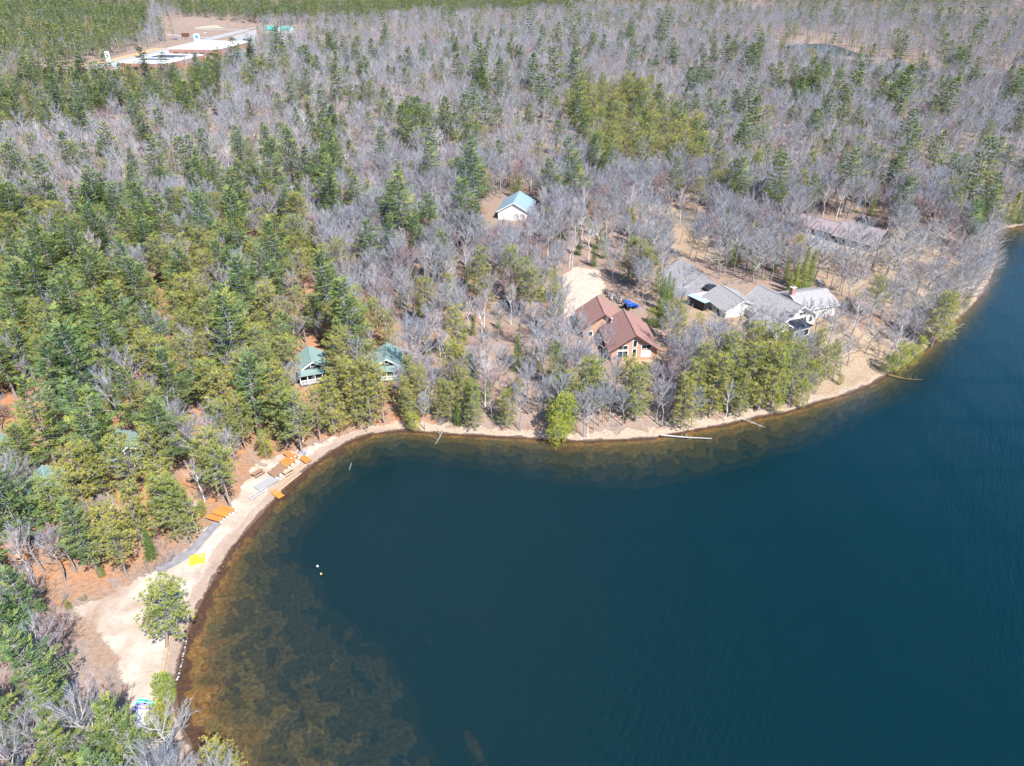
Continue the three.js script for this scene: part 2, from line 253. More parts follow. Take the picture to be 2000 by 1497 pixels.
// ---------------------------------------------------------------- buildings
function shingle(r, g, b, seed) {
  const t = colorTex(256, 256, (i, j) => { const row = Math.floor(j / 16), a = (i + (row % 2) * 12) / 24, h = noiseB(Math.floor(a) * 1.7 + seed, row * 3.1), n = tileNoise(i / 256, j / 256, 4), gr = tileNoise(i / 256, j / 256, 80), k = 1 + h * 0.12 + n * 0.12 + gr * 0.12; return [r * k, g * k, b * k]; });
  t.repeat.set(1 / 3.4, 1 / 3.4); return new THREE.MeshPhysicalMaterial({ map: t, roughness: 0.9, specularIntensity: 0.25, side: THREE.DoubleSide });
}
const M = {
  redRoof: shingle(0.27, 0.15, 0.125, 1), greyRoof: shingle(0.27, 0.25, 0.24, 5), mauveRoof: shingle(0.26, 0.205, 0.20, 9), greenRoof: shingle(0.19, 0.27, 0.245, 13), darkRoof: mat(0.05, 0.053, 0.075, 0.7), blueGreenMetal: mat(0.2, 0.285, 0.325, 0.6),
  cedar: mat(0.44, 0.26, 0.17), darkCedar: mat(0.2, 0.11, 0.08), white: mat(0.72, 0.72, 0.70), cream: mat(0.6, 0.57, 0.5), greyWall: mat(0.2, 0.18, 0.17), brownWall: mat(0.10, 0.075, 0.07), brick: mat(0.33, 0.17, 0.13), trim: mat(0.75, 0.74, 0.72),
  brownTrim: mat(0.09, 0.05, 0.04), glass: new THREE.MeshPhysicalMaterial({ color: lin(0.02, 0.03, 0.035), roughness: 0.05, ior: 1.5 }), blind: mat(0.7, 0.74, 0.72), membrane: mat(0.66, 0.66, 0.65), deckWood: mat(0.4, 0.27, 0.17), greyWood: mat(0.3, 0.285, 0.28), concrete: mat(0.5, 0.47, 0.43),
  chapel: mat(0.05, 0.30, 0.25, 0.5), stone: mat(0.42, 0.41, 0.4), metal: mat(0.45, 0.46, 0.48, 0.4), black: mat(0.02, 0.02, 0.022, 0.5), tyre: mat(0.02, 0.02, 0.02, 0.9),
};
const box = (w, h, d) => new THREE.BoxGeometry(w, h, d);
function metricUV(g, u0 = 0) { const p = g.attributes.position, n = g.attributes.normal, a = []; for (let i = 0; i < p.count; i++) { const ax = Math.abs(n.getX(i)), ay = Math.abs(n.getY(i)); a.push(ax > 0.7 ? p.getZ(i) : p.getX(i) + u0, ay > 0.5 ? p.getZ(i) : p.getY(i)); } g.setAttribute('uv', new THREE.Float32BufferAttribute(a, 2)); return g; }
// a wing with a gable roof: ridge along its own z, its front gable at +z; placed in the axes of its house
function wing(root, o) {
  const { x, z, rot = 0, w, l, base = -1, eave, ridge, over = 0.6, wall, roof, trim, drop = 0 } = o, c = Math.cos(rot), s = Math.sin(rot);
  const put = (mesh, lx, ly, lz) => { mesh.position.set(x + lx * c + lz * s, ly, z - lx * s + lz * c); mesh.rotation.order = 'YXZ'; mesh.rotation.y = rot; return mesh; };
  const sh = new THREE.Shape(); sh.moveTo(-w / 2, base); sh.lineTo(w / 2, base); sh.lineTo(w / 2, eave - 0.12); sh.lineTo(0, ridge - 0.12); sh.lineTo(-w / 2, eave - 0.12); sh.closePath();
  const wg = new THREE.ExtrudeGeometry(sh, { depth: l, bevelEnabled: false }); wg.translate(0, 0, -l / 2);
  const wm = put(part('wall', wg, wall, root), 0, 0, 0);
  const slope = Math.atan2(ridge - eave, w / 2), len = Math.hypot(w / 2, ridge - eave) + over;
  for (const k of [-1, 1]) {
    const g = metricUV(box(len, 0.2, l + 2 * over)); { const p = g.attributes.position, a = []; for (let i = 0; i < p.count; i++) a.push(p.getZ(i), p.getX(i)); g.setAttribute('uv', new THREE.Float32BufferAttribute(a, 2)); }
    g.translate(k * len / 2, 0, 0); g.rotateZ(-k * slope);
    const r = put(part('roof', g, roof, root), 0, ridge + 0.06, 0);
    if (trim) { for (const e of [-1, 1]) { const f = box(len, 0.26, 0.09); f.translate(k * len / 2, -0.06, e * (l / 2 + over + 0.047)); f.rotateZ(-k * slope); part('fascia', f, trim, r); } const f = box(0.08, 0.24, l + 2 * over); f.translate(k * (len + 0.042), -0.05, 0); f.rotateZ(-k * slope); part('fascia', f, trim, r); }
  }
  { const g = box(0.35, 0.1, l + 2 * over + 0.02); put(part('ridge_cap', g, roof, root), 0, ridge + 0.2, 0); }
  // openings: [side, along, height of centre, width, height, kind]; side f front, b back, l left, r right
  for (const [side, al, hy, ww, hh, kind = M.glass, fr = M.trim] of o.windows ?? []) {
    const fx = side === 'l' ? -w / 2 : side === 'r' ? w / 2 : al, fz = side === 'f' ? l / 2 : side === 'b' ? -l / 2 : al, ry = { f: 0, b: Math.PI, l: -Math.PI / 2, r: Math.PI / 2 }[side];
    const win = put(part(o.doorKind && kind === o.doorKind ? 'door' : 'window', box(ww + 0.24, hh + 0.24, 0.16), fr, root), fx, hy, fz); win.rotation.y = rot + ry;
    const n = ww > 1.6 ? Math.round(ww / 1.1) : 1; for (let i = 0; i < n; i++) part('pane', box(ww / n - 0.1, hh, 0.06), kind, win, (i + 0.5) * ww / n - ww / 2, 0, 0.08);
  }
  return { put, wm };
}
const marks = [];           // landmarks that labels of trees refer to
const mark = (x, z, phrase) => marks.push([x, z, phrase]);

{ // house with the red-brown roof
  const by = ground(29, -158), h = thing('house', 'cedar house with reddish brown gable roofs and a deck facing the lake', 'house', 29.5, by, -159, 0.075);
  mark(29, -160, 'the red roofed house');
  wing(h, { x: 0, z: 0, w: 11.4, l: 13.4, base: -3, eave: 3.4, ridge: 7.4, wall: M.cedar, roof: M.redRoof, trim: M.brownTrim, over: 0.9,
    windows: [['f', -2.9, 2.0, 2.6, 1.7], ['f', 2.9, 2.0, 2.2, 1.5, M.blind], ['f', -2.9, 3.9, 2.4, 0.9], ['f', 0, 2.3, 0.95, 2.1], ['f', 0, 4.9, 0.95, 1.6], ['f', 2.9, 3.9, 2.4, 0.9], ['f', -2.8, -1.3, 2.2, 1.6], ['l', 1.5, 1.6, 1.4, 1.2], ['l', -3, 1.6, 1.4, 1.2], ['r', 1.5, 1.6, 1.4, 1.2]] });
  wing(h, { x: -5.2, z: -11.3, w: 10.6, l: 10.2, base: -2, eave: 3.2, ridge: 6.95, wall: M.cedar, roof: M.redRoof, trim: M.brownTrim, over: 0.8, windows: [['f', -3.4, 1.4, 1.1, 1.2], ['l', 0, 1.5, 3.0, 2.1, M.cream]] });
  // deck on posts in front
  const d = part('deck', box(10.8, 0.22, 3.6), M.deckWood, h, 0, 0.2, 8.6);
  for (const x of [-5.2, -2.6, 0, 2.6, 5.2]) { part('post', box(0.2, 3.2, 0.2), M.deckWood, d, x, -1.7, 1.6); part('baluster_post', box(0.12, 1.0, 0.12), M.deckWood, d, x, 0.6, 1.72); }
  part('handrail', box(10.8, 0.1, 0.14), M.deckWood, d, 0, 1.13, 1.72);
  for (let i = 0; i < 26; i++) part('baluster', box(0.05, 0.85, 0.05), M.deckWood, d, -5.0 + i * 0.4, 0.58, 1.72);
  for (const x of [-5.3, 5.3]) part('handrail', box(0.12, 0.1, 3.5), M.deckWood, d, x, 1.13, 0);
  part('patio_screen', box(2.6, 1.4, 0.08), M.white, h, 1.1, -2.0, 10.6);
  const pipe = part('vent_pipe', new THREE.CylinderGeometry(0.13, 0.13, 1.3, 8), M.metal, h, -3.6, 5.7, -4.6); part('cap', new THREE.ConeGeometry(0.28, 0.25, 8), M.metal, pipe, 0, 0.75, 0);
}
{ // large grey house
  const by = ground(73, -176), h = thing('house', 'long cream house under several grey shingle roofs with a brick chimney', 'house', 70, by, -176, 0);
  mark(70, -176, 'the large grey roofed house');
  wing(h, { x: -8.2, z: -6.4, rot: 0.33, w: 10.6, l: 10.8, base: -1.5, eave: 2.5, ridge: 4.9, wall: M.cream, roof: M.greyRoof, trim: M.trim, windows: [['f', 3.6, 1.1, 1.4, 1.2], ['l', 2, 1.1, 1.2, 1.0]] });
  wing(h, { x: 3.2, z: -0.8, rot: 0.49, w: 13.2, l: 14.6, base: -1.5, eave: 2.7, ridge: 6.4, wall: M.cream, roof: M.greyRoof, trim: M.trim, over: 0.8, windows: [['f', 4.6, 1.6, 1.2, 1.5], ['f', 1.2, 1.8, 3.4, 1.9], ['f', 1.0, 4.0, 2.6, 0.8], ['l', 0, 1.3, 1.6, 1.2]] });
  wing(h, { x: -1.2, z: 8.2, rot: 0.49, w: 6.6, l: 8.0, base: -1.5, eave: 2.4, ridge: 4.3, wall: M.cream, roof: M.greyRoof, trim: M.trim, windows: [['f', 0, 1.2, 2.6, 1.4], ['l', 0, 1.2, 1.6, 1.2]] });
  wing(h, { x: 12.8, z: -6.2, rot: 0.30 + Math.PI / 2, w: 11.6, l: 11, base: -1.8, eave: 3.3, ridge: 5.4, wall: M.cream, roof: M.greyRoof, trim: M.trim, windows: [['r', -2.6, 2.4, 1.3, 0.9], ['r', -2.6, 0.3, 1.5, 0.9], ['r', 2.6, 1.3, 1.6, 1.1]] });
  const sr = part('sun_room', box(5.6, 3.6, 5.2), M.cream, h, 4.6, 0.8, 8.8, 0.49); part('flat_roof', box(6.4, 0.24, 6.0), M.darkRoof, sr, 0, 1.92, 0); part('pane', box(4.6, 1.5, 0.06), M.glass, sr, 0, 0.3, 2.62); part('pane', box(0.06, 1.5, 4.2), M.glass, sr, 2.82, 0.3, 0);
  const ch = part('chimney', box(1.3, 3.4, 1.0), M.brick, h, 7.6, 5.6, -4.4, 0.49); part('cap', box(1.55, 0.2, 1.25), M.concrete, ch, 0, 1.8, 0); part('flue', new THREE.CylinderGeometry(0.22, 0.25, 0.5, 8), M.brick, ch, 0, 2.15, 0);
  part('link_roof', box(6.2, 0.22, 5.6), M.greyRoof, h, -2.6, 2.75, -4.0, 0.4); part('link_wall', box(5.4, 4.2, 4.8), M.cream, h, -2.6, 0.62, -4.0, 0.4);
}
{ // mauve roofed house behind
  const by = ground(118, -242), h = thing('house', 'low dark house with a long mauve brown roof near the wooded point', 'house', 118, by, -242, 0.72);
  mark(118, -242, 'the mauve roofed house');
  wing(h, { x: -0.5, z: -8.5, rot: Math.PI / 2 - Math.PI / 2, w: 10, l: 15, base: -1.5, eave: 2.6, ridge: 5.0, wall: M.brownWall, roof: M.mauveRoof, trim: M.brownTrim, windows: [['l', -3, 1.3, 3.2, 2.0, M.cream], ['l', 2, 1.3, 3.2, 2.0, M.cream]] });
  wing(h, { x: 0.2, z: 6.4, w: 14.5, l: 13.5, base: -1.5, eave: 2.7, ridge: 6.1, wall: M.brownWall, roof: M.mauveRoof, trim: M.brownTrim, over: 0.8, windows: [['l', -2, 1.2, 3.0, 1.5], ['l', 3, 1.2, 2.4, 1.5], ['f', -3, 1.4, 2.2, 1.5], ['f', 3, 1.4, 2.2, 1.5]] });
  part('terrace', box(3.2, 0.3, 11), M.concrete, h, -9.2, -0.1, 6.5);
  for (const z of [2.2, 6.5, 10.8]) part('bollard', box(0.35, 0.9, 0.35), M.white, h, -10.6, 0.3, z);
}
{ // white garage
  const p = gp(1003, 432), h = thing('garage', 'white garage with a blue green metal roof in the bare woods', 'garage', p.x + 1.2, p.y, p.z - 8, -0.16);
  mark(p.x, p.z - 8, 'the white garage');
  wing(h, { x: 0, z: 0, w: 12, l: 15, base: -1, eave: 3.5, ridge: 6.9, wall: M.white, roof: M.blueGreenMetal, trim: M.trim, windows: [['f', -2.6, 1.5, 3.0, 2.5, M.cream], ['f', 2.6, 1.5, 3.0, 2.5, M.cream], ['r', 3, 1.6, 1.2, 1.1]] });
  const s = thing('storage_shed', 'small pale shed beside the white garage', 'shed', p.x + 7.8, ground(p.x + 7.8, p.z + 1), p.z + 1, -0.16);
  wing(s, { x: 0, z: 0, w: 3.6, l: 3.2, base: -0.5, eave: 2.2, ridge: 3.0, wall: M.white, roof: M.membrane, over: 0.3 });
}
// cabins under the pines
function cabin(u, v, turn, label, phrase, porch = true) {
  const p = gp(u, v), h = thing('cabin', label, 'cabin', p.x, p.y, p.z, turn, 'green roofed cabins under the pines'); mark(p.x, p.z, phrase);
  wing(h, { x: 0, z: -1, w: 6.4, l: 7.4, base: -0.8, eave: 2.6, ridge: 4.6, wall: M.brownWall, roof: M.greenRoof, trim: M.trim, windows: [['l', 0, 1.5, 1.4, 1.1], ['r', 0, 1.5, 1.4, 1.1], ['f', 0, 3.6, 1.0, 0.8]] });
  if (porch) {
    const d = part('porch', box(7.0, 0.25, 2.4), M.greyWood, h, 0, 0.3, 4.6);
    part('porch_roof', box(7.4, 0.16, 2.9), M.greenRoof, d, 0, 2.5, 0.1);
    for (const x of [-3.4, -1.7, 0, 1.7, 3.4]) { part('post', box(0.16, 2.3, 0.16), M.white, d, x, 1.25, 1.1); }
    part('handrail', box(7.0, 0.14, 0.12), M.white, d, 0, 1.05, 1.1); part('handrail', box(7.0, 0.12, 0.1), M.white, d, 0, 0.25, 1.1);
    for (let i = 0; i < 20; i++) part('baluster', box(0.09, 0.75, 0.06), M.white, d, -3.3 + i * 0.347, 0.65, 1.1);
  }
  return h;
}
cabin(612, 728, 0.35, 'pale green roofed cabin with white porch, left of two near the bay', 'the pale green cabin');
cabin(758, 722, 0.12, 'blue green roofed cabin with white porch, nearer the bare trees', 'the blue green cabin');
cabin(248, 897, 0.75, 'grey green roofed cabin dappled with pine shadows above the beach path', 'the shaded cabin');
cabin(104, 978, 0.6, 'grey green cabin with a bright white porch railing at the left', 'the white railed cabin');
cabin(-12, 905, 0.7, 'cabin at the left edge with a white rail showing through pines', 'the cabin at the left edge');
// roofs glimpsed in the bare woods
for (const [u, v, t, m, label, phrase] of [[868, 258, 0.3, M.greyWall, 'small grey cottage in the far bare woods', 'the small far cottage'], [546, 380, -0.2, M.darkCedar, 'little rust brown hut behind the left pines', 'the rust brown hut'], [40, 395, 0.2, M.greyWall, 'low grey roofed house at the far left woods edge', 'the low house at the left'], [625, 212, 0.1, M.greyWall, 'pale roofed house in the far birch woods', 'the pale far house']]) {
  const p = gp(u, v), h = thing('cottage', label, 'cottage', p.x, p.y, p.z, t); mark(p.x, p.z, phrase);
  wing(h, { x: 0, z: 0, w: 8, l: 11, base: -1, eave: 2.5, ridge: 4.3, wall: m, roof: M.mauveRoof, trim: M.trim, windows: [['f', 0, 1.3, 1.6, 1.1]] });
}
// stores by the highway
function store(x, z, w, l, turn, hgt, label, front, phrase, extra) {
  const h = thing('store', label, 'store', x, 4, z, turn); mark(x, z, phrase);
  part('wall', box(w, hgt, l), front, h, 0, hgt / 2, 0); part('flat_roof', box(w - 0.6, 0.3, l - 0.6), M.membrane, h, 0, hgt + 0.1, 0);
  for (const s of [-1, 1]) { part('parapet', box(0.4, 0.7, l), M.trim, h, s * (w / 2 - 0.1), hgt + 0.36, 0); part('parapet', box(w - 0.6, 0.7, 0.4), M.trim, h, 0, hgt + 0.36, s * (l / 2 - 0.2)); }
  for (const [px, pz, pw, pl, ph, m, n] of extra) part(n, box(pw, ph, pl), m, h, px, hgt + 0.25 + ph / 2, pz);
  for (let i = -2; i <= 2; i++) part('window', box(w / 9, 2.2, 0.2), M.glass, h, i * w / 5.6, 2, l / 2 + 0.06);
}
store(-318, -822, 52, 78, -0.1, 6, 'broad flat store with a bright white roof and red brick wall', M.brick, 'the white roofed store', [[12, 10, 4, 3, 1.2, M.metal, 'air_handler'], [-10, -14, 4, 3, 1.2, M.metal, 'air_handler'], [-14, 20, 3, 3, 1, M.metal, 'air_handler']]);
store(-318, -704, 44, 66, -0.12, 6, 'nearer flat store with dark roof sections and red brick wall', M.brick, 'the dark roofed store', [[-4, -16, 30, 20, 0.3, M.darkRoof, 'dark_membrane'], [-4, 6, 26, 10, 0.3, M.darkRoof, 'dark_membrane'], [12, -2, 3, 3, 1.2, M.metal, 'air_handler'], [-12, 24, 3, 3, 1.2, M.metal, 'air_handler'], [6, 24, 3, 3, 1.2, M.metal, 'air_handler']]);
{
  const c = FA(548, 64), h = thing('chapel', 'far white building with two bright green metal roofs', 'building', c[0], 4, c[1], 1.2); mark(c[0], c[1], 'the far green roofs');
  wing(h, { x: 0, z: 12, w: 14, l: 14, base: 0, eave: 4, ridge: 8, wall: M.white, roof: M.chapel, trim: M.trim }); wing(h, { x: 0, z: -10, w: 13, l: 18, base: 0, eave: 3.6, ridge: 7.4, wall: M.white, roof: M.chapel, trim: M.trim });
  const q = FA(548, 82), g = thing('garage', 'grey roofed shop half hidden by pines below the green roofs', 'building', q[0], 4, q[1], 1.0); wing(g, { x: 0, z: 0, w: 14, l: 16, base: 0, eave: 4, ridge: 6.5, wall: M.cream, roof: M.greyRoof, trim: M.trim });
  for (const [u, v, label] of [[402, 133, 'bright blue tarpaulin shelter behind the store, left of two'], [452, 136, 'bright blue tarpaulin shelter beside the orange tree, right of two']]) { const b = FA(u, v), t = thing('tarpaulin_shelter', label, 'shelter', b[0], 4, b[1], 0.3); const g2 = new THREE.CylinderGeometry(4, 4, 10, 10, 1, false, 0, Math.PI); g2.rotateX(Math.PI / 2); g2.rotateZ(Math.PI / 2 * 0); part('cover', g2, mat(0.06, 0.16, 0.55, 0.6), t, 0, 0, 0); t.children[0].rotation.z = Math.PI / 2; part('frame', box(0.2, 4.2, 10), M.metal, t, 0, 2, 0); }
}
// signs and poles by the highway
{
  const tex = (f) => { const c = document.createElement('canvas'); c.width = 128; c.height = 192; const x = c.getContext('2d'); f(x); const t = new THREE.CanvasTexture(c); t.colorSpace = THREE.SRGBColorSpace; return new THREE.MeshStandardMaterial({ map: t, roughness: 0.6 }); };
  const sign = (u, v, w, h, lift, m, label, body) => { const p = FA(u, v), s = thing('roadside_sign', label, 'sign', p[0], 4, p[1], 0.3); for (const k of [-1, 1]) part('post', box(0.4, lift, 0.4), M.metal, s, k * w * 0.3, lift / 2, 0); part('cabinet', box(w, h, 0.7), body, s, 0, lift + h / 2, 0); part('face', new THREE.PlaneGeometry(w - 0.4, h - 0.4), m, s, 0, lift + h / 2, 0.36); };
  sign(387, 88, 6, 9, 2.5, tex((x) => { x.fillStyle = '#fff'; x.fillRect(0, 0, 128, 192); x.fillStyle = '#4f86b8'; x.fillRect(8, 30, 112, 78); x.fillStyle = '#223a66'; x.fillRect(8, 8, 112, 18); }), 'tall pylon sign with a blue panel by the highway', M.white);
  sign(213, 124, 4, 9, 1.5, tex((x) => { x.fillStyle = '#f4f6f2'; x.fillRect(0, 0, 128, 192); x.fillStyle = '#3f9a5c'; x.beginPath(); x.arc(64, 80, 34, 0, 7); x.fill(); }), 'narrow white sign with a green emblem by the highway', M.white);
  sign(363, 76, 9, 4.5, 2, tex((x) => { x.fillStyle = '#5b3524'; x.fillRect(0, 0, 128, 192); }), 'dark brown board beside the side road', M.brownTrim);
  for (const [u, v, hh, where] of [[235, 108, 16, 'before the far left pines'], [441, 62, 18, 'beside the parking lot'], [474, 66, 12, 'near the highway bend'], [430, 92, 10, 'behind the broad store']]) { const p = FA(u, v), s = thing('utility_pole', 'grey utility pole with a crossarm ' + where, 'pole', p[0], 4, p[1], 0.4); part('shaft', new THREE.CylinderGeometry(0.16, 0.24, hh, 7), M.greyWood, s, 0, hh / 2, 0); part('crossarm', box(3, 0.2, 0.2), M.greyWood, s, 0, hh - 0.8, 0); }
}
// cars
function car(x, y, z, turn, paint, label) {
  const c = thing('car', label, 'car', x, y, z, turn);
  const s = new THREE.Shape(); s.moveTo(-2.2, 0.35); s.lineTo(2.2, 0.35); s.lineTo(2.25, 0.8); s.lineTo(1.2, 0.98); s.lineTo(-2.2, 1.0); s.closePath();
  const g = new THREE.ExtrudeGeometry(s, { depth: 1.7, bevelEnabled: true, bevelSize: 0.06, bevelThickness: 0.06, bevelSegments: 1 }); g.translate(0, 0, -0.85); part('body', g, paint, c);
  const t = new THREE.Shape(); t.moveTo(-1.9, 0.98); t.lineTo(1.1, 0.98); t.lineTo(0.4, 1.5); t.lineTo(-1.4, 1.52); t.closePath();
  const g2 = new THREE.ExtrudeGeometry(t, { depth: 1.5, bevelEnabled: false }); g2.translate(0, 0, -0.75); const cab = part('cabin', g2, M.glass, c); part('car_roof', box(1.75, 0.06, 1.5), paint, cab, -0.5, 1.55, 0);
  for (const sx of [-1.4, 1.4]) for (const sz of [-0.82, 0.82]) { const w = new THREE.CylinderGeometry(0.34, 0.34, 0.24, 12); w.rotateX(Math.PI / 2); part('wheel', w, M.tyre, c, sx, 0.34, sz); }
}
const paints = [mat(0.6, 0.6, 0.6, 0.3), mat(0.03, 0.03, 0.035, 0.3), mat(0.06, 0.12, 0.35, 0.3), mat(0.7, 0.7, 0.7, 0.3), mat(0.15, 0.03, 0.03, 0.3), mat(0.05, 0.07, 0.12, 0.3)];
for (const [u, v, t, k, label] of [[447, 84, 0.4, 1, 'black car parked just beside the broad store'], [458, 79, 0.3, 2, 'dark blue car parked in the middle of the lot'], [478, 79, 0.2, 5, 'navy pickup parked at the right of the lot'], [484, 80, 0.2, 1, 'black car parked next to the navy pickup'], [420, 75, 1.2, 3, 'white car on the highway above the lot'], [400, 66, 0.6, 0, 'silver car on the side road by the field'], [282, 106, 0.9, 1, 'black car on the highway beside the near store'], [273, 113, 0.9, 5, 'dark pickup stopped by the near store'], [344, 78, 0.2, 2, 'blue car under the lone pine by the side road'], [196, 138, 0.5, 5, 'dark car in the left forecourt, nearer the store'], [182, 140, 0.4, 4, 'maroon car in the left forecourt, farther left'], [212, 140, 0.5, 3, 'white car in the left forecourt'], [572, 62, 0.1, 1, 'dark car beside the green roofed building']]) { const p = FA(u, v); car(p[0], 4.28, p[1], t, paints[k], label); }
{ const p = gp(1386, 566); car(p.x, p.y + 0.1, p.z, 0.6, paints[1], 'black car parked on the asphalt driveway'); }
{ // trailer
  const p = gp(1363, 600), t = thing('cargo_trailer', 'black cargo trailer with a shiny pale roof beside the grey house', 'trailer', p.x, p.y + 0.1, p.z, -0.98); mark(p.x, p.z, 'the black cargo trailer');
  part('body', box(6.4, 2.0, 2.3), M.black, t, 0, 1.55, 0); part('roof_sheet', box(6.5, 0.08, 2.4), mat(0.5, 0.6, 0.7, 0.35, { metalness: 0.4 }), t, 0, 2.6, 0); part('drawbar', box(1.4, 0.12, 0.3), M.black, t, 3.8, 0.6, 0);
  for (const sx of [-0.5, 0.5]) for (const sz of [-1.2, 1.2]) { const w = new THREE.CylinderGeometry(0.38, 0.38, 0.24, 12); w.rotateX(Math.PI / 2); part('wheel', w, M.tyre, t, sx, 0.38, sz); }
}
{ // tractor
  const p = gp(1228, 604), t = thing('tractor', 'small bright blue tractor behind the house with the red roof', 'tractor', p.x, p.y + 0.05, p.z, 0.5); mark(p.x, p.z, 'the blue tractor');
  const blue = mat(0.02, 0.09, 0.42, 0.4); part('hood', box(1.7, 0.8, 0.85), blue, t, 0.9, 1.05, 0); part('chassis', box(3.0, 0.35, 0.5), M.black, t, 0.2, 0.6, 0); part('canopy', box(1.7, 0.12, 1.6), blue, t, -0.6, 2.35, 0); part('seat', box(0.5, 0.5, 0.5), M.black, t, -0.7, 1.1, 0); part('loader_bucket', box(0.7, 0.6, 1.7), blue, t, 2.5, 0.5, 0);
  for (const sz of [-0.7, 0.7]) { part('canopy_post', box(0.08, 1.3, 0.08), M.black, t, -1.1, 1.65, sz); part('fender', box(1.1, 0.1, 0.5), blue, t, -0.8, 1.45, sz); const a = new THREE.CylinderGeometry(0.7, 0.7, 0.4, 14); a.rotateX(Math.PI / 2); part('wheel', a, M.tyre, t, -0.8, 0.7, sz); const b = new THREE.CylinderGeometry(0.42, 0.42, 0.3, 12); b.rotateX(Math.PI / 2); part('wheel', b, M.tyre, t, 1.3, 0.42, sz); part('loader_arm', box(2.0, 0.12, 0.1), blue, t, 1.6, 1.0, sz * 0.8); }
}
{ // stack of firewood behind the house: every log a part
  const r = rng(91), mats = [mat(0.2, 0.17, 0.15), mat(0.34, 0.3, 0.27), mat(0.1, 0.085, 0.08)], lg = [0.12, 0.16, 0.2].map((q) => new THREE.CylinderGeometry(q, q * 1.1, 1.6, 7));
  const p = gp(1200, 580), w = thing('firewood_pile', 'untidy pile of grey split logs behind the red roofed house', 'woodpile', p.x, p.y, p.z, 0); mark(p.x, p.z, 'the firewood pile');
  for (let i = 0; i < 110; i++) { const s = r(), u = lerp(1183, 1216, s) + (r() - 0.5) * 14, v = lerp(570, 592, s) + (r() - 0.5) * 10, e = gp(u, v), m = part('log', lg[i % 3], mats[Math.floor(r() * 3)], w, e.x - p.x, e.y - p.y + 0.15 + r() * 0.7, e.z - p.z); m.rotation.set(Math.PI / 2 + (r() - 0.5) * 0.5, (r() - 0.5) * 1.2, (r() - 0.5) * 1.6); }
}
// boulders
const rocks = [0, 1, 2, 3].map((s) => { const g = new THREE.IcosahedronGeometry(1, 1), p = g.attributes.position, n = createNoise2D(rng(70 + s)); for (let i = 0; i < p.count; i++) { const k = 0.8 + 0.3 * n(p.getX(i) * 1.3 + s, p.getY(i) * 1.3 + p.getZ(i)); p.setXYZ(i, p.getX(i) * k, p.getY(i) * k * 0.7, p.getZ(i) * k); } g.computeVertexNormals(); return g; });
const rockMats = [mat(0.33, 0.33, 0.34), mat(0.24, 0.25, 0.27), mat(0.4, 0.38, 0.36), mat(0.15, 0.165, 0.2)];
function boulders(u0, v0, u1, v1, n, s0, s1, spread, seed, label, group) { const r = rng(seed); for (let i = 0; i < n; i++) { const t = (i + 0.5) / n, p = gp(lerp(u0, u1, t) + (r() - 0.5) * spread, lerp(v0, v1, t) + (r() - 0.5) * spread), s = lerp(s0, s1, r()), m = new THREE.Mesh(rocks[i % 4], rockMats[Math.floor(r() * 4)]); m.name = numbered('boulder'); m.castShadow = true; m.position.set(p.x, p.y + s * 0.25, p.z); m.scale.setScalar(s); m.rotation.y = r() * 6; tag(m, label, 'boulder', group); scene.add(m); } }
boulders(1600, 548, 1610, 582, 34, 0.3, 0.7, 9, 5, 'pale boulder in the stone row at the end of the grey house', 'boulders beside the grey house');
boulders(586, 889, 604, 884, 14, 0.25, 0.6, 7, 6, 'grey boulder in the heap beside the dock sections', 'boulders beside the dock sections');
boulders(366, 1248, 345, 1330, 26, 0.08, 0.2, 3, 7, 'small pale stone edging the lower beach by the water', 'stones edging the lower beach');
boulders(404, 1150, 470, 1058, 16, 0.06, 0.14, 5, 8, 'fist sized stone lying on the wet sand of the beach', 'stones on the wet sand');
mark(...gxz(1605, 565), 'the boulder row'); mark(...gxz(596, 885), 'the boulder heap');

// ---------------------------------------------------------------- beach things
const oranges = [mat(0.46, 0.19, 0.05), mat(0.40, 0.18, 0.06), mat(0.26, 0.16, 0.1), mat(0.55, 0.21, 0.045)];
const boardGeo = {};
function dock(u, v, turn, len, wid, m, lift, label, wheels = true) {
  const p = gp(u, v), d = thing('dock_section', label, 'dock section', p.x, p.y, p.z, turn, 'dock sections stored on the beach');
  const n = Math.max(4, Math.round(wid / 0.22)), k = len + '_' + n, w = wid / n; boardGeo[k] ??= box(len, 0.05, w - 0.03);
  for (let i = 0; i < n; i++) part('board', boardGeo[k], m, d, 0, lift + 0.1 + (i % 3) * 0.004, (i + 0.5) * w - wid / 2);
  for (const s of [-1, 1]) part('rail', box(len, 0.14, 0.06), M.brownTrim, d, 0, lift, s * (wid / 2 - 0.05));
  for (const s of [-1, 1]) { part('cross_beam', box(0.08, 0.12, wid - 0.16), M.brownTrim, d, s * (len / 2 - 0.3), lift - 0.03, 0); part('foot', box(0.12, lift, 0.12), M.greyWood, d, s * (len / 2 - 0.3), lift / 2, wid / 2 - 0.12); part('foot', box(0.12, lift, 0.12), M.greyWood, d, s * (len / 2 - 0.3), lift / 2, -wid / 2 + 0.12); }
  if (wheels) for (const s of [-1, 1]) { const g = new THREE.CylinderGeometry(0.26, 0.26, 0.2, 12); g.rotateX(Math.PI / 2); part('wheel', g, M.white, d, len / 2 + 0.1, 0.3, s * (wid / 2 - 0.25)); }
}
const DT = -0.72;
[[565, 892, 1, 'slatted orange dock section at the far end of the row, next to the boulders'], [575, 896, 1, 'short orange dock section second from the boulders'], [567, 902, 0, 'orange dock section third from the boulders'], [559, 908, 0, 'bright orange dock section in the middle of the row'], [553, 915, 2, 'brown dock section just past the bright orange ones'], [544, 922, 2, 'brown dock section second from the grey deck'], [536, 929, 2, 'brown dock section nearest the grey deck']].forEach(([u, v, k, l], i) => dock(u, v, DT, i === 1 ? 1.7 : 2.6, 1.35, oranges[k], 0.45, l));
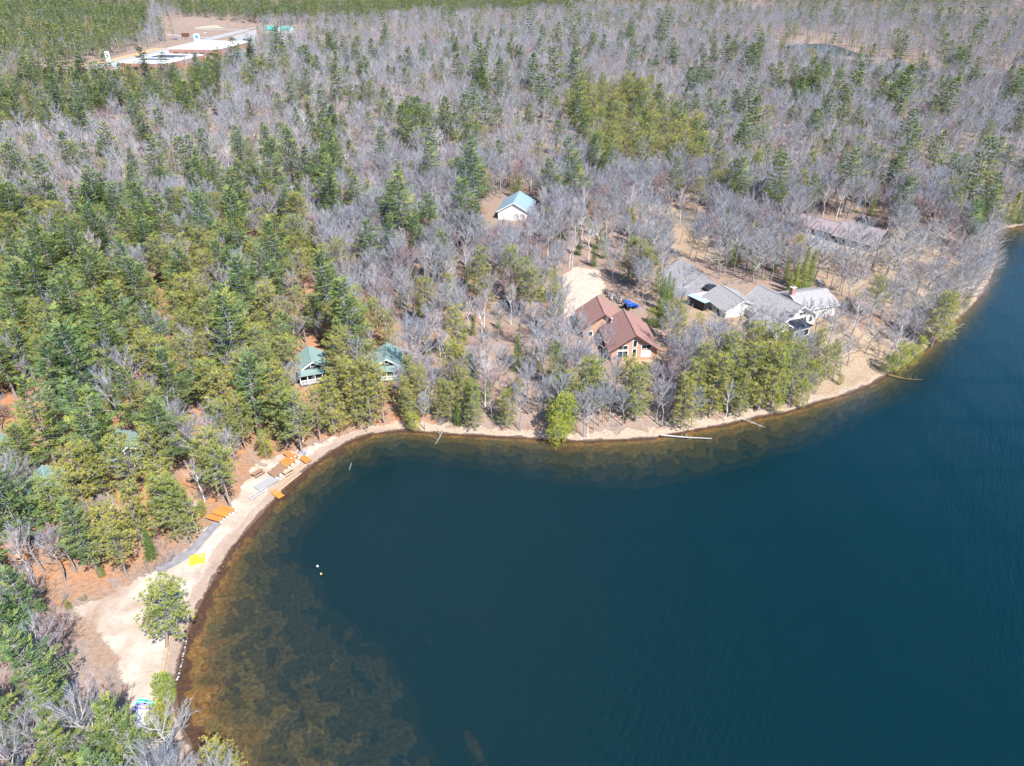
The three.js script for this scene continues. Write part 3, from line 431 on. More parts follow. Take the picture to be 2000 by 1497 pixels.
dock(597, 901, DT, 2.7, 1.5, oranges[0], 0.4, 'lone orange dock section right of the row near the water', false);
dock(542, 967, DT, 2.8, 1.3, oranges[3], 0.12, 'vivid orange dock section lying flat at the water edge', false);
[[420, 1016, 'orange dock section at the end of the paved path, nearest the path'], [432, 1007, 'orange dock section between two others above the beach'], [443, 999, 'orange dock section beside the pine trunk above the beach']].forEach(([u, v, l], i) => dock(u, v, -0.35, 3.2, 1.25, oranges[i === 1 ? 3 : 0], 0.45, l));
mark(...gxz(555, 910), 'the row of dock sections'); mark(...gxz(430, 1008), 'the orange docks');
{ // grey plank deck
  const p = gp(521, 946), d = thing('plank_deck', 'weathered grey plank deck at the end of the dock row', 'deck', p.x, p.y, p.z, 0.92); const g = box(4.6, 0.06, 0.22); for (let i = 0; i < 9; i++) part('plank', g, M.greyWood, d, 0, 0.28 + (i % 2) * 0.006, i * 0.25 - 1); for (const s of [-2, 0, 2]) part('joist', box(0.1, 0.24, 2.3), M.greyWood, d, s, 0.12, 0);
  const q = gp(503, 968), r = thing('boat_ramp_rail', 'pale metal rail leading down from the grey plank deck', 'rail', q.x, q.y, q.z, 0.92); for (const s of [-0.35, 0.35]) part('rail', box(3.6, 0.08, 0.08), M.metal, r, 0, 0.4, s); for (let i = -3; i <= 3; i++) part('rung', box(0.06, 0.06, 0.7), M.metal, r, i * 0.5, 0.4, 0); for (const s of [-1.5, 1.5]) part('leg', box(0.08, 0.4, 0.7), M.metal, r, s, 0.2, 0);
}
function picnic(u, v, turn, label, m) { const p = gp(u, v), t = thing('picnic_table', label, 'picnic table', p.x, p.y, p.z, turn); const g = box(2.3, 0.05, 0.2); for (let i = 0; i < 4; i++) part('table_board', g, m, t, 0, 0.76, i * 0.22 - 0.33); for (const s of [-0.8, 0.8]) { part('bench', box(2.3, 0.05, 0.28), m, t, 0, 0.45, s); for (const k of [-0.8, 0.8]) { const l = part('leg', box(0.1, 0.95, 0.06), m, t, k, 0.38, s * 0.45); l.rotation.x = s * -0.6; } } for (const k of [-0.8, 0.8]) part('crossbar', box(0.08, 0.1, 1.7), m, t, k, 0.4, 0); }
picnic(504, 928, 0.95, 'brown picnic table on the sand left of the grey deck', oranges[2]); picnic(564, 925, 0.9, 'small tan picnic table between the dock row and the water', mat(0.42, 0.3, 0.2));
picnic(297, 1212, 0.4, 'brown picnic table under the lone beach pine', oranges[2]);
{ const mk = (u0, v0, u1, v1, label) => { const a = gp(u0, v0), b = gp(u1, v1), l = a.distanceTo(b), t = thing('landscape_timber', label, 'timber edging', (a.x + b.x) / 2, (a.y + b.y) / 2, (a.z + b.z) / 2, Math.atan2(-(b.z - a.z), b.x - a.x)), n = Math.ceil(l / 2.4); for (let i = 0; i < n; i++) part('timber', box(l / n - 0.04, 0.26, 0.24), M.deckWood, t, (i + 0.5) * l / n - l / 2, 0.12, (i % 2) * 0.02); };
  mk(530, 960, 600, 906, 'upper timber edging of the sand terrace below the docks'); mk(536, 966, 588, 925, 'lower timber edging of the sand terrace near the water'); mk(333, 1245, 318, 1318, 'timber edging beside the lone beach pine'); }
{ // yellow mat
  const p = gp(385, 1094), t = thing('swim_mat', 'square bright yellow floating mat on the dry sand', 'mat', p.x, p.y, p.z, 0.3); mark(p.x, p.z, 'the yellow mat');
  const y = mat(0.66, 0.56, 0.03, 0.5); for (let i = 0; i < 4; i++) { const g = new THREE.CapsuleGeometry(0.13, 2.3, 4, 8); g.rotateZ(Math.PI / 2); g.scale(1, 0.8, 2.35); part('air_chamber', g, y, t, 0, 0.14, i * 0.62 - 0.93); } part('strap', box(0.5, 0.03, 0.25), M.white, t, 0.7, 0.26, -0.5);
}
{ // small boats
  const hull = (len, w) => { const s = new THREE.Shape(); s.moveTo(-len / 2, -w * 0.42); s.quadraticCurveTo(0, -w * 0.62, len / 2, 0); s.quadraticCurveTo(0, w * 0.62, -len / 2, w * 0.42); s.closePath(); const g = new THREE.ExtrudeGeometry(s, { depth: 0.28, bevelEnabled: true, bevelSize: 0.08, bevelThickness: 0.1, bevelSegments: 2, curveSegments: 10 }); g.rotateX(-Math.PI / 2); return g; };
  for (const [u, v, c, label, w] of [[287, 1377, [0.01, 0.5, 0.55], 'turquoise kayak at the top of the boat row', 0.8], [284, 1386, [0.28, 0.24, 0.55], 'lavender rowing boat below the turquoise kayak', 1.1], [284, 1399, [0.8, 0.8, 0.8], 'white rowing boat in the middle of the boat row', 1.2], [286, 1411, [0.72, 0.70, 0.66], 'off white rowing boat fourth in the boat row', 1.2], [288, 1421, [0.6, 0.57, 0.52], 'cream rowing boat at the bottom of the boat row', 1.2]]) {
    const p = gp(u, v), t = thing(w < 1 ? 'kayak' : 'rowing_boat', label, w < 1 ? 'kayak' : 'rowing boat', p.x, p.y + 0.1, p.z, (v % 3) * 0.05 - 0.1, 'boats pulled up on shore'), m = mat(...c, 0.4); part('hull', hull(2.7, w), m, t); part('keel', box(2.4, 0.07, 0.08), M.white, t, 0, 0.42, 0); if (w < 1) part('cockpit', new THREE.CylinderGeometry(0.28, 0.28, 0.06, 14), M.black, t, -0.1, 0.4, 0.0); else part('transom', box(0.08, 0.36, w * 0.8), M.greyWood, t, -1.42, 0.18, 0);
  }
  mark(...gxz(286, 1400), 'the row of small boats');
}
// buoys, drifting leaves of wood, fallen logs with branches
for (const [u, v, c, label] of [[620, 1107, [0.8, 0.8, 0.75], 'small white buoy floating in the bay'], [627, 1122, [0.8, 0.5, 0.1], 'small orange buoy floating below the white one']]) { const p = at(u, v), b = thing('buoy', label, 'buoy', p[0], 0, p[1]); part('float', new THREE.SphereGeometry(0.17, 12, 8), mat(...c, 0.5), b, 0, 0.1, 0); part('ring', new THREE.TorusGeometry(0.1, 0.03, 6, 10), M.black, b, 0, 0.3, 0); }
function tube(pts, r0, r1, sides = 6) { const c = new THREE.CatmullRomCurve3(pts), n = pts.length * 3, g = new THREE.TubeGeometry(c, n, 1, sides, false), p = g.attributes.position; for (let i = 0; i <= n; i++) { const o = c.getPointAt(i / n), r = lerp(r0, r1, i / n); for (let j = 0; j <= sides; j++) { const k = i * (sides + 1) + j; p.setXYZ(k, o.x + (p.getX(k) - o.x) * r, o.y + (p.getY(k) - o.y) * r, o.z + (p.getZ(k) - o.z) * r); } } g.computeVertexNormals(); return g; }
const paleWood = mat(0.33, 0.3, 0.265);
const sunkMat = mat(0.05, 0.042, 0.02);
function fallen(pts, r0, r1, branches, label, seed, driftMat = paleWood) {
  const r = rng(seed), P = pts.map(([u, v, y]) => { const q = at(u, v, y); return V(q[0], y, q[1]); }), t = thing('fallen_log', label, 'fallen log', P[0].x, P[0].y, P[0].z), L = P.map((q) => q.clone().sub(P[0])); part('stem', tube(L, r0, r1), driftMat, t);
  const c = new THREE.CatmullRomCurve3(L); for (let i = 0; i < branches; i++) { const s = 0.25 + 0.7 * r(), a = c.getPoint(s), d = V(r() - 0.5, r() * 0.35, r() - 0.5).normalize(), l = (0.8 + r() * 1.8); part('branch', tube([a, a.clone().addScaledVector(d, l * 0.5).add(V(0, 0.1, 0)), a.clone().addScaledVector(d, l)], r1 * 0.7, 0.012, 4), driftMat, t); }
}
fallen([[1290, 850, 0.5], [1335, 854, 0.2], [1390, 857, 0.05]], 0.2, 0.1, 3, 'long pale log lying in the water below the red roofed house', 1);
fallen([[1448, 818, 0.5], [1470, 826, 0.35], [1494, 835, 0.1]], 0.14, 0.05, 16, 'bleached branchy treetop fallen into the lake left of the cedar', 2);
fallen([[866, 838, 0.4], [860, 852, 0.2], [850, 868, 0.02]], 0.1, 0.05, 3, 'thin white log sloping into the bay', 3);
fallen([[1838, 655, 0.6], [1860, 645, 0.5], [1884, 632, 0.2]], 0.12, 0.04, 18, 'branchy dead treetop lying over the water by the point', 4);
fallen([[1735, 732, 0.4], [1770, 740, -0.1], [1802, 742, -0.35]], 0.14, 0.06, 10, 'mossy sunken treetop reaching out from the cedars', 5, mat(0.2, 0.15, 0.05));
fallen([[400, 1165, -0.05], [425, 1166, -0.25], [500, 1158, -0.5]], 0.14, 0.05, 14, 'dark sunken tree lying under water off the beach', 6, sunkMat);
fallen([[686, 905, -0.1], [684, 912, 0.03], [682, 918, 0.03]], 0.06, 0.05, 0, 'short yellowish stick floating in the bay', 7);
mark(...at(1335, 845), 'the long pale log'); mark(...at(1760, 722), 'the cedars at the point');
// ---------------------------------------------------------------- trees
class Geo {
  constructor() { this.p = []; this.c = []; this.i = []; this.n = []; }
  tri(a, b, c, col) { const k = this.p.length / 3; this.p.push(a.x, a.y, a.z, b.x, b.y, b.z, c.x, c.y, c.z); for (let q = 0; q < 3; q++) this.c.push(col[0], col[1], col[2]); this.i.push(k, k + 1, k + 2); }
  // a tapering stick with n sides; rounded normals
  stick(a, b, ra, rb, n = 3) {
    const d = b.clone().sub(a).normalize(), s = Math.abs(d.y) > 0.9 ? V(1, 0, 0) : V(0, 1, 0), x = s.cross(d).normalize(), y = d.clone().cross(x), k = this.p.length / 3;
    for (const [q, r] of [[a, ra], [b, rb]]) for (let i = 0; i < n; i++) { const t = i / n * Math.PI * 2, cx = Math.cos(t), sy = Math.sin(t); this.p.push(q.x + (x.x * cx + y.x * sy) * r, q.y + (x.y * cx + y.y * sy) * r, q.z + (x.z * cx + y.z * sy) * r); this.n.push(x.x * cx + y.x * sy, x.y * cx + y.y * sy, x.z * cx + y.z * sy); }
    for (let i = 0; i < n; i++) { const j = (i + 1) % n; this.i.push(k + i, k + j, k + n + i, k + j, k + n + j, k + n + i); }
  }
  build() { const g = new THREE.BufferGeometry(); g.setAttribute('position', new THREE.Float32BufferAttribute(this.p, 3)); if (this.n.length) g.setAttribute('normal', new THREE.Float32BufferAttribute(this.n, 3)); if (this.c.length) g.setAttribute('color', new THREE.Float32BufferAttribute(this.c, 3)); g.setIndex(this.i); return g; }
}
const tmpA = V(0, 0, 0), tmpB = V(0, 0, 0);
// one needle blade: a thin triangle from p along d
function blade(g, p, d, len, wid, r, col, flat = false) {
  const rough = flat ? 0.9 : 1;
  const s = tmpA.set((r() - 0.5) * rough, flat ? 1 : r() - 0.5, (r() - 0.5) * rough).cross(d).normalize().multiplyScalar(wid / 2), q = p.clone().addScaledVector(d, len);
  g.tri(p.clone().add(s), p.clone().sub(s), q, col);
}
function tuft(g, p, dir, n, len, wid, r, col, spread = 1) {
  const k = 0.8 + r() * 0.4, c = [col[0] * k, col[1] * k, col[2] * k];
  for (let i = 0; i < n; i++) { const d = V((r() - 0.5) * 2 * spread + dir.x, (r() - 0.5) * 1.6 * spread + dir.y, (r() - 0.5) * 2 * spread + dir.z).normalize(); blade(g, p, d, len * (0.7 + r() * 0.6), wid, r, c, true); }
}
const polar = (az, el) => V(Math.cos(az) * Math.cos(el), Math.sin(el), Math.sin(az) * Math.cos(el));
function trunkInto(w, H, r0, r, sway = 0.25, sides = 6, to = 1) { const pts = [V(0, -0.6, 0)]; for (let i = 1; i <= 6; i++) pts.push(V((r() - 0.5) * sway * i * 0.4, H * to * i / 6, (r() - 0.5) * sway * i * 0.4)); for (let i = 0; i < 6; i++) w.stick(pts[i], pts[i + 1], r0 * (1 - 0.94 * i / 6), r0 * (1 - 0.94 * (i + 1) / 6), sides); return (h) => { const t = clamp(h / (H * to), 0, 1) * 6, i = Math.min(5, Math.floor(t)); return pts[i].clone().lerp(pts[i + 1], t - i); }; }

// white pine: flat feathered tiers of long branches
function whitePine(seed, det) {
  const r = rng(seed), w = new Geo(), b = new Geo(), f = new Geo(), H = 20, at_ = trunkInto(w, H, 0.32, r, 0.3, det > 0.5 ? 7 : 4), sz = 1 / Math.sqrt(det), start = 0.26 + r() * 0.12, lop = r() * 6;
  const step = det > 0.25 ? 1.0 : 1.6;
  for (let h = H * start; h < H * 0.985; h += step * (0.8 + r() * 0.4)) {
    const t = (h / H - start) / (1 - start), prof = Math.pow(1 - t, 0.62) * (0.55 + 0.45 * smooth(0, 0.22, t)), nb = det > 0.25 ? 4 + Math.floor(r() * 2) : 4, a0 = r() * 6.3;
    for (let k = 0; k < nb; k++) {
      const az = a0 + k / nb * 6.283 + (r() - 0.5) * 0.6; let L = (0.5 + 4.1 * prof) * (0.6 + r() * 0.65) * (1 + 0.2 * Math.cos(az - lop)); if (r() < 0.1) L *= 0.4;
      const el = lerp(-0.12, 0.75, t * t) + (r() - 0.5) * 0.25, o = at_(h), d = polar(az, el), tip = o.clone().addScaledVector(d, L).add(V(0, L * 0.1, 0)), mid = o.clone().addScaledVector(d, L * 0.5).add(V(0, -L * 0.03, 0)), side = V(-Math.sin(az), 0, Math.cos(az));
      if (det > 0.15) { b.stick(o, mid, 0.05 + L * 0.008, 0.04, 3); b.stick(mid, tip, 0.04, 0.015, 3); }
      const ns = Math.max(2, Math.round(L * 4.8 * Math.min(1, det * 1.1))), hue = r(), col = lerp3([0.10, 0.155, 0.056], [0.225, 0.25, 0.065], hue * hue * 1.1);
      for (let q = 0; q < ns; q++) {
        const s = 0.1 + 0.9 * (q + r()) / ns, base = s < 0.5 ? o.clone().lerp(mid, s * 2) : mid.clone().lerp(tip, s * 2 - 1), sl = L * 0.34 * (1.15 - s) * (q % 2 ? 1 : -1) * (0.6 + r() * 0.7), twig = base.clone().addScaledVector(side, sl).addScaledVector(d, Math.abs(sl) * 0.6).add(V(0, 0.05 + r() * 0.12, 0));
        const dd = d.clone().multiplyScalar(0.8).add(V(0, 0.22, 0)), n = det > 1.5 ? 8 : 6;
        tuft(f, twig, dd, n, 0.42 * Math.min(sz, 2) ** 0.6, 0.13 * sz ** 1.1, r, col, 0.62);
        tuft(f, base.clone().lerp(twig, 0.5), dd, n, 0.42 * Math.min(sz, 2) ** 0.6, 0.13 * sz ** 1.1, r, col, 0.62);
        if (det > 1.5) tuft(f, base, dd, 4, 0.4, 0.08, r, col, 0.9);
      }
    }
  }
  if (det > 0.5) for (let i = 0; i < 9; i++) { const h = H * (0.1 + r() * start), az = r() * 6.3, o = at_(h); b.stick(o, o.clone().addScaledVector(polar(az, 0.05), 0.8 + r() * 1.8), 0.035, 0.01, 3); }
  return [w, b, f];
}
// red pine: bare lower trunk, rounded open crown of pompom tufts at branch ends
function redPine(seed, det) {
  const r = rng(seed), w = new Geo(), b = new Geo(), f = new Geo(), H = 17, at_ = trunkInto(w, H, 0.24, r, 0.35, det > 0.5 ? 7 : 4), sz = 1 / Math.sqrt(det), start = seed % 7 === 1 && seed > 85 ? 0.14 : 0.36 + r() * 0.14;
  for (let h = H * start; h < H * 0.99; h += (det > 0.25 ? 0.62 : 1.2) * (0.8 + r() * 0.4)) {
    const t = (h / H - start) / (1 - start), prof = Math.sqrt(Math.max(0.03, 1 - Math.pow(Math.abs(t - 0.35) / 0.72, 2))), nb = 4 + Math.floor(r() * 2), a0 = r() * 6.3;
    for (let k = 0; k < nb; k++) {
      const az = a0 + k / nb * 6.283 + (r() - 0.5) * 0.7, L = (0.5 + 2.7 * prof) * (0.6 + r() * 0.6), el = lerp(-0.05, 0.8, t) + (r() - 0.5) * 0.4, o = at_(h), d = polar(az, el), tip = o.clone().addScaledVector(d, L).add(V(0, L * 0.12, 0));
      if (det > 0.15) b.stick(o, tip, 0.05, 0.018, 3);
      const ns = Math.max(1, Math.round((2 + L * 2.1) * Math.min(1.3, det * 1.1))), hue = r(), col = lerp3([0.17, 0.19, 0.04], [0.29, 0.265, 0.055], hue);
      for (let q = 0; q < ns; q++) {
        const s = 0.45 + 0.55 * (q + 0.6) / ns, base = o.clone().lerp(tip, s), e = base.clone().add(V((r() - 0.5) * L * 0.42, (r() - 0.2) * L * 0.25, (r() - 0.5) * L * 0.42)); if (q === ns - 1) e.copy(tip);
        if (det > 0.7) b.stick(base, e, 0.022, 0.012, 3);
        tuft(f, e, V(d.x * 0.3, 0.35, d.z * 0.3), det > 1.5 ? 16 : 11, 0.36 * sz ** 0.7, 0.1 * sz, r, col, 0.95);
      }
    }
  }
  if (det > 0.5) for (let i = 0; i < 10; i++) { const h = H * (0.15 + r() * start * 0.9), az = r() * 6.3, o = at_(h); b.stick(o, o.clone().addScaledVector(polar(az, 0.0), 0.7 + r() * 1.6), 0.03, 0.01, 3); }
  return [w, b, f];
}
// spruce or fir: narrow dense cone to the ground
function spruce(seed, det, wide = 1) {
  const r = rng(seed), w = new Geo(), f = new Geo(), H = 12, at_ = trunkInto(w, H, 0.16, r, 0.1, 5), sz = 1 / Math.sqrt(det);
  for (let h = 0.5; h < H * 0.99; h += (det > 0.25 ? 0.36 : 0.8) * (0.8 + r() * 0.4)) {
    const t = h / H, nb = det > 0.25 ? 7 : 5, a0 = r() * 6.3;
    for (let k = 0; k < nb; k++) {
      const az = a0 + k / nb * 6.283 + (r() - 0.5) * 0.5, L = (0.18 + 2.0 * wide * Math.pow(1 - t, 0.85)) * (0.65 + r() * 0.55), o = at_(h), d = polar(az, lerp(-0.3, 0.5, t)), ns = Math.max(2, Math.round(L * 5 * Math.min(1, det))), col = lerp3([0.10, 0.155, 0.038], [0.21, 0.25, 0.045], r()), side = V(-Math.sin(az), 0, Math.cos(az));
      for (let q = 0; q < ns; q++) { const s = 0.2 + 0.8 * (q + r()) / ns, e = o.clone().addScaledVector(d, L * s).addScaledVector(side, (r() - 0.5) * L * 0.6 * (1.2 - s)); tuft(f, e, V(d.x, 0.05, d.z), 4, 0.32 * sz ** 0.6, 0.12 * sz, r, col, 0.7); }
    }
  }
  return [w, new Geo(), f];
}
// white cedar or young bushy pine: rounded, dense, soft sprays
function cedar(seed, det) {
  const r = rng(seed), w = new Geo(), b = new Geo(), f = new Geo(), H = 9, at_ = trunkInto(w, H, 0.2, r, 0.5, 6);
  const lobes = []; for (let i = 0; i < 34; i++) { const t = 0.1 + 0.88 * (i + 0.5) / 34, az = i * 2.4 + r(), R = 2.1 * Math.sqrt(Math.max(0.04, 1 - ((t - 0.42) / 0.62) ** 2)); lobes.push([at_(H * t).add(V(Math.cos(az) * R * (0.55 + r() * 0.5), 0, Math.sin(az) * R * (0.55 + r() * 0.5))), 0.55 + r() * 0.5]); }
  for (const [o, R] of lobes) { const col = lerp3([0.16, 0.20, 0.035], [0.29, 0.29, 0.05], r()); b.stick(at_(Math.max(0.5, o.y - 0.6)), o, 0.035, 0.012, 3); const n = Math.round(46 * det); for (let i = 0; i < n; i++) { const d = polar(r() * 6.3, Math.asin(r() * 1.6 - 0.6)), p = o.clone().addScaledVector(d, R * Math.cbrt(r())); tuft(f, p, V(d.x, d.y + 0.3, d.z), 3, 0.3, 0.1, r, col, 0.7); } }
  return [w, b, f];
}
// leafless broadleaf: limbs in the wood, fine spray in the crown
function bare(seed, det, o = {}) {
  const { H = 15, spread = 1, start = 0.38, up = 0.85, r0 = 0.2, twig = 0.034, limbs = 15 } = o, r = rng(seed), w = new Geo(), b = new Geo(), f = new Geo(), fork = H * (0.72 + r() * 0.12), at_ = trunkInto(w, fork, r0, r, 0.7, det > 0.5 ? 6 : 4), tw = twig * (det > 0.5 ? 1 : det > 0.2 ? 1.9 : 3.6);
  const col = () => { const k = 0.8 + r() * 0.4; return [k, k, k]; };
  const bend = (d, a) => d.clone().add(V((r() - 0.5) * a, (r() - 0.35) * a, (r() - 0.5) * a)).normalize();
  const twigs = (p, d, L, n) => { for (let i = 0; i < n; i++) { const q = p.clone().addScaledVector(d, L * (0.25 + 0.75 * r())), e = bend(d, 1.3), l = (0.45 + r() * 0.6) * (o.tl ?? 1); blade(f, q, e, l, tw, r, col()); const m = q.clone().addScaledVector(e, l * 0.4); blade(f, m, bend(e, 1.1), l * 0.75, tw * 0.8, r, col()); if (det > 0.4) blade(f, m, bend(e, 1.4), l * 0.6, tw * 0.7, r, col()); } };
  const nl = Math.round(limbs * (det > 0.5 ? 1.15 : det > 0.2 ? 0.95 : 0.7)), ntw = det > 1.5 ? 10 : det > 0.5 ? 8 : det > 0.2 ? 5 : 3;
  for (let i = 0; i < nl; i++) {
    const t = (i + r() * 0.8) / nl, h = lerp(H * start, fork, t), az = i * 2.4 + r() * 0.9, el = up * (0.75 + 0.45 * t) + (r() - 0.5) * 0.35, L = lerp(4.6, 2.8, t) * spread * (0.65 + r() * 0.6), p0 = at_(h), d0 = polar(az, Math.min(1.45, el)), p1 = p0.clone().addScaledVector(d0, L * 0.5), d1 = bend(d0.clone().add(V(0, 0.25, 0)), 0.35), p2 = p1.clone().addScaledVector(d1, L * 0.55), rl = r0 * (0.42 - 0.18 * t);
    if (det > 0.12) { b.stick(p0, p1, rl, rl * 0.62, 4); b.stick(p1, p2, rl * 0.62, 0.018, 3); }
    const nsub = det > 0.5 ? 7 : det > 0.2 ? 5 : 4;
    for (let q = 0; q < nsub; q++) { const s = 0.25 + 0.75 * (q + r()) / nsub, a = s < 0.5 ? p0.clone().lerp(p1, s * 2) : p1.clone().lerp(p2, s * 2 - 1), d = bend(d1, 1.1), l = L * 0.42 * (1.25 - s * 0.6) * (0.7 + r() * 0.6); if (det > 0.2) b.stick(a, a.clone().addScaledVector(d, l), 0.03, 0.012, 3); twigs(a, d, l, ntw); }
  }
  return [w, b, f];
}
// low leafless brush
function brush(seed) { const r = rng(seed), f = new Geo(); for (let i = 0; i < 26; i++) { const a = r() * 6.3, o = V(Math.cos(a) * r() * 0.5, 0, Math.sin(a) * r() * 0.5), d = polar(a, 0.8 + r() * 0.6), l = 0.8 + r() * 1.1, c = [0.8 + r() * 0.4, 0.8 + r() * 0.4, 0.8 + r() * 0.4]; blade(f, o, d, l, 0.035, r, c); for (let k = 0; k < 4; k++) blade(f, o.clone().addScaledVector(d, l * (0.3 + r() * 0.6)), V(d.x + r() - 0.5, d.y + r() * 0.4, d.z + r() - 0.5).normalize(), l * 0.5, 0.025, r, c); } return f; }

const leafMat = (r, g, b) => new THREE.MeshPhysicalMaterial({ color: lin(r, g, b), vertexColors: true, roughness: 0.8, specularIntensity: 0.25, side: THREE.DoubleSide });
const bark = { pine: mat(0.245, 0.215, 0.2, 0.95), red: mat(0.28, 0.215, 0.185, 0.95), grey: mat(0.25, 0.225, 0.205, 0.95), pale: mat(0.40, 0.375, 0.355, 0.95), birch: mat(0.66, 0.63, 0.60, 0.8), dark: mat(0.1, 0.08, 0.07, 0.95), branch: mat(0.32, 0.295, 0.28, 0.95) };
const KINDS = {
  white_pine: { H: 20, make: whitePine, seeds: [1, 2, 3, 4], tints: [[1, 1, 1], [0.85, 0.95, 1.05], [1.15, 1.1, 0.95]], bark: bark.pine, limb: bark.branch, noun: 'feathery white pine', cat: 'pine tree', mass: 'white pines standing in the forest beyond' },
  red_pine: { H: 17, make: redPine, seeds: [8, 9, 10, 13, 14], tints: [[1, 1, 1], [0.85, 0.95, 0.95], [1.15, 1.08, 0.95]], bark: bark.red, limb: bark.branch, noun: 'olive red pine', cat: 'pine tree', mass: 'olive red pines standing in the forest beyond' },
  spruce_tree: { H: 12, make: spruce, seeds: [21, 22, 23], tints: [[1, 1, 1], [0.7, 0.8, 0.9], [1.25, 1.15, 0.9]], bark: bark.pine, limb: bark.branch, noun: 'narrow green spruce', cat: 'spruce tree', mass: 'narrow spruces scattered through the far forest' },
  cedar_tree: { H: 9, make: cedar, seeds: [31, 32, 33], tints: [[1, 1, 1], [0.9, 1.0, 0.95], [1.1, 1.05, 0.95]], bark: bark.pine, limb: bark.branch, noun: 'bushy yellow green cedar', cat: 'cedar tree', mass: 'bushy cedars in the far forest' },
  bare_tree: { H: 15, make: (s, d) => bare(s, d, { H: 15 }), seeds: [41, 42, 43, 44, 45], tints: [[0.225, 0.225, 0.25], [0.285, 0.282, 0.31], [0.245, 0.226, 0.25]], bark: bark.grey, limb: bark.pale, noun: 'leafless grey tree', cat: 'bare tree', mass: 'leafless grey trees of the surrounding forest' },
  maple_tree: { H: 13, make: (s, d) => bare(s, d, { H: 13, twig: 0.04, limbs: 16 }), seeds: [51, 52, 53], tints: [[0.33, 0.225, 0.23], [0.31, 0.25, 0.25], [0.36, 0.225, 0.21]], bark: bark.grey, limb: bark.grey, noun: 'reddish leafless maple', cat: 'maple tree', mass: 'reddish twigged maples of the far forest' },
  birch_tree: { H: 14, make: (s, d) => bare(s, d, { H: 14, r0: 0.15, up: 1.1, spread: 0.75, twig: 0.028, limbs: 12, start: 0.42 }), seeds: [61, 62, 63], tints: [[0.40, 0.33, 0.32], [0.42, 0.36, 0.33], [0.36, 0.29, 0.29]], bark: bark.birch, limb: bark.birch, noun: 'white leafless birch', cat: 'birch tree', mass: 'white stemmed birches of the far forest' },
  oak_tree: { H: 13, make: (s, d) => bare(s, d, { H: 13, r0: 0.26, up: 0.5, spread: 1.25, start: 0.3, twig: 0.03, limbs: 15 }), seeds: [71, 72, 73], tints: [[0.28, 0.26, 0.25], [0.32, 0.30, 0.285], [0.25, 0.225, 0.22]], bark: bark.grey, limb: bark.pale, noun: 'spreading leafless oak', cat: 'oak tree', mass: 'spreading leafless oaks of the far forest' },
};
const LODS = [2.2, 1, 0.32, 0.12];
const cache = {};
function variant(kind, lod, k) {
  const K = KINDS[kind], key = kind + lod + '_' + k;
  return cache[key] ??= K.make(K.seeds[k] * 7 + 1, LODS[lod]).map((g) => g.i.length ? g.build() : null);
}
for (const K of Object.values(KINDS)) K.mats = K.tints.map((t) => leafMat(...t));

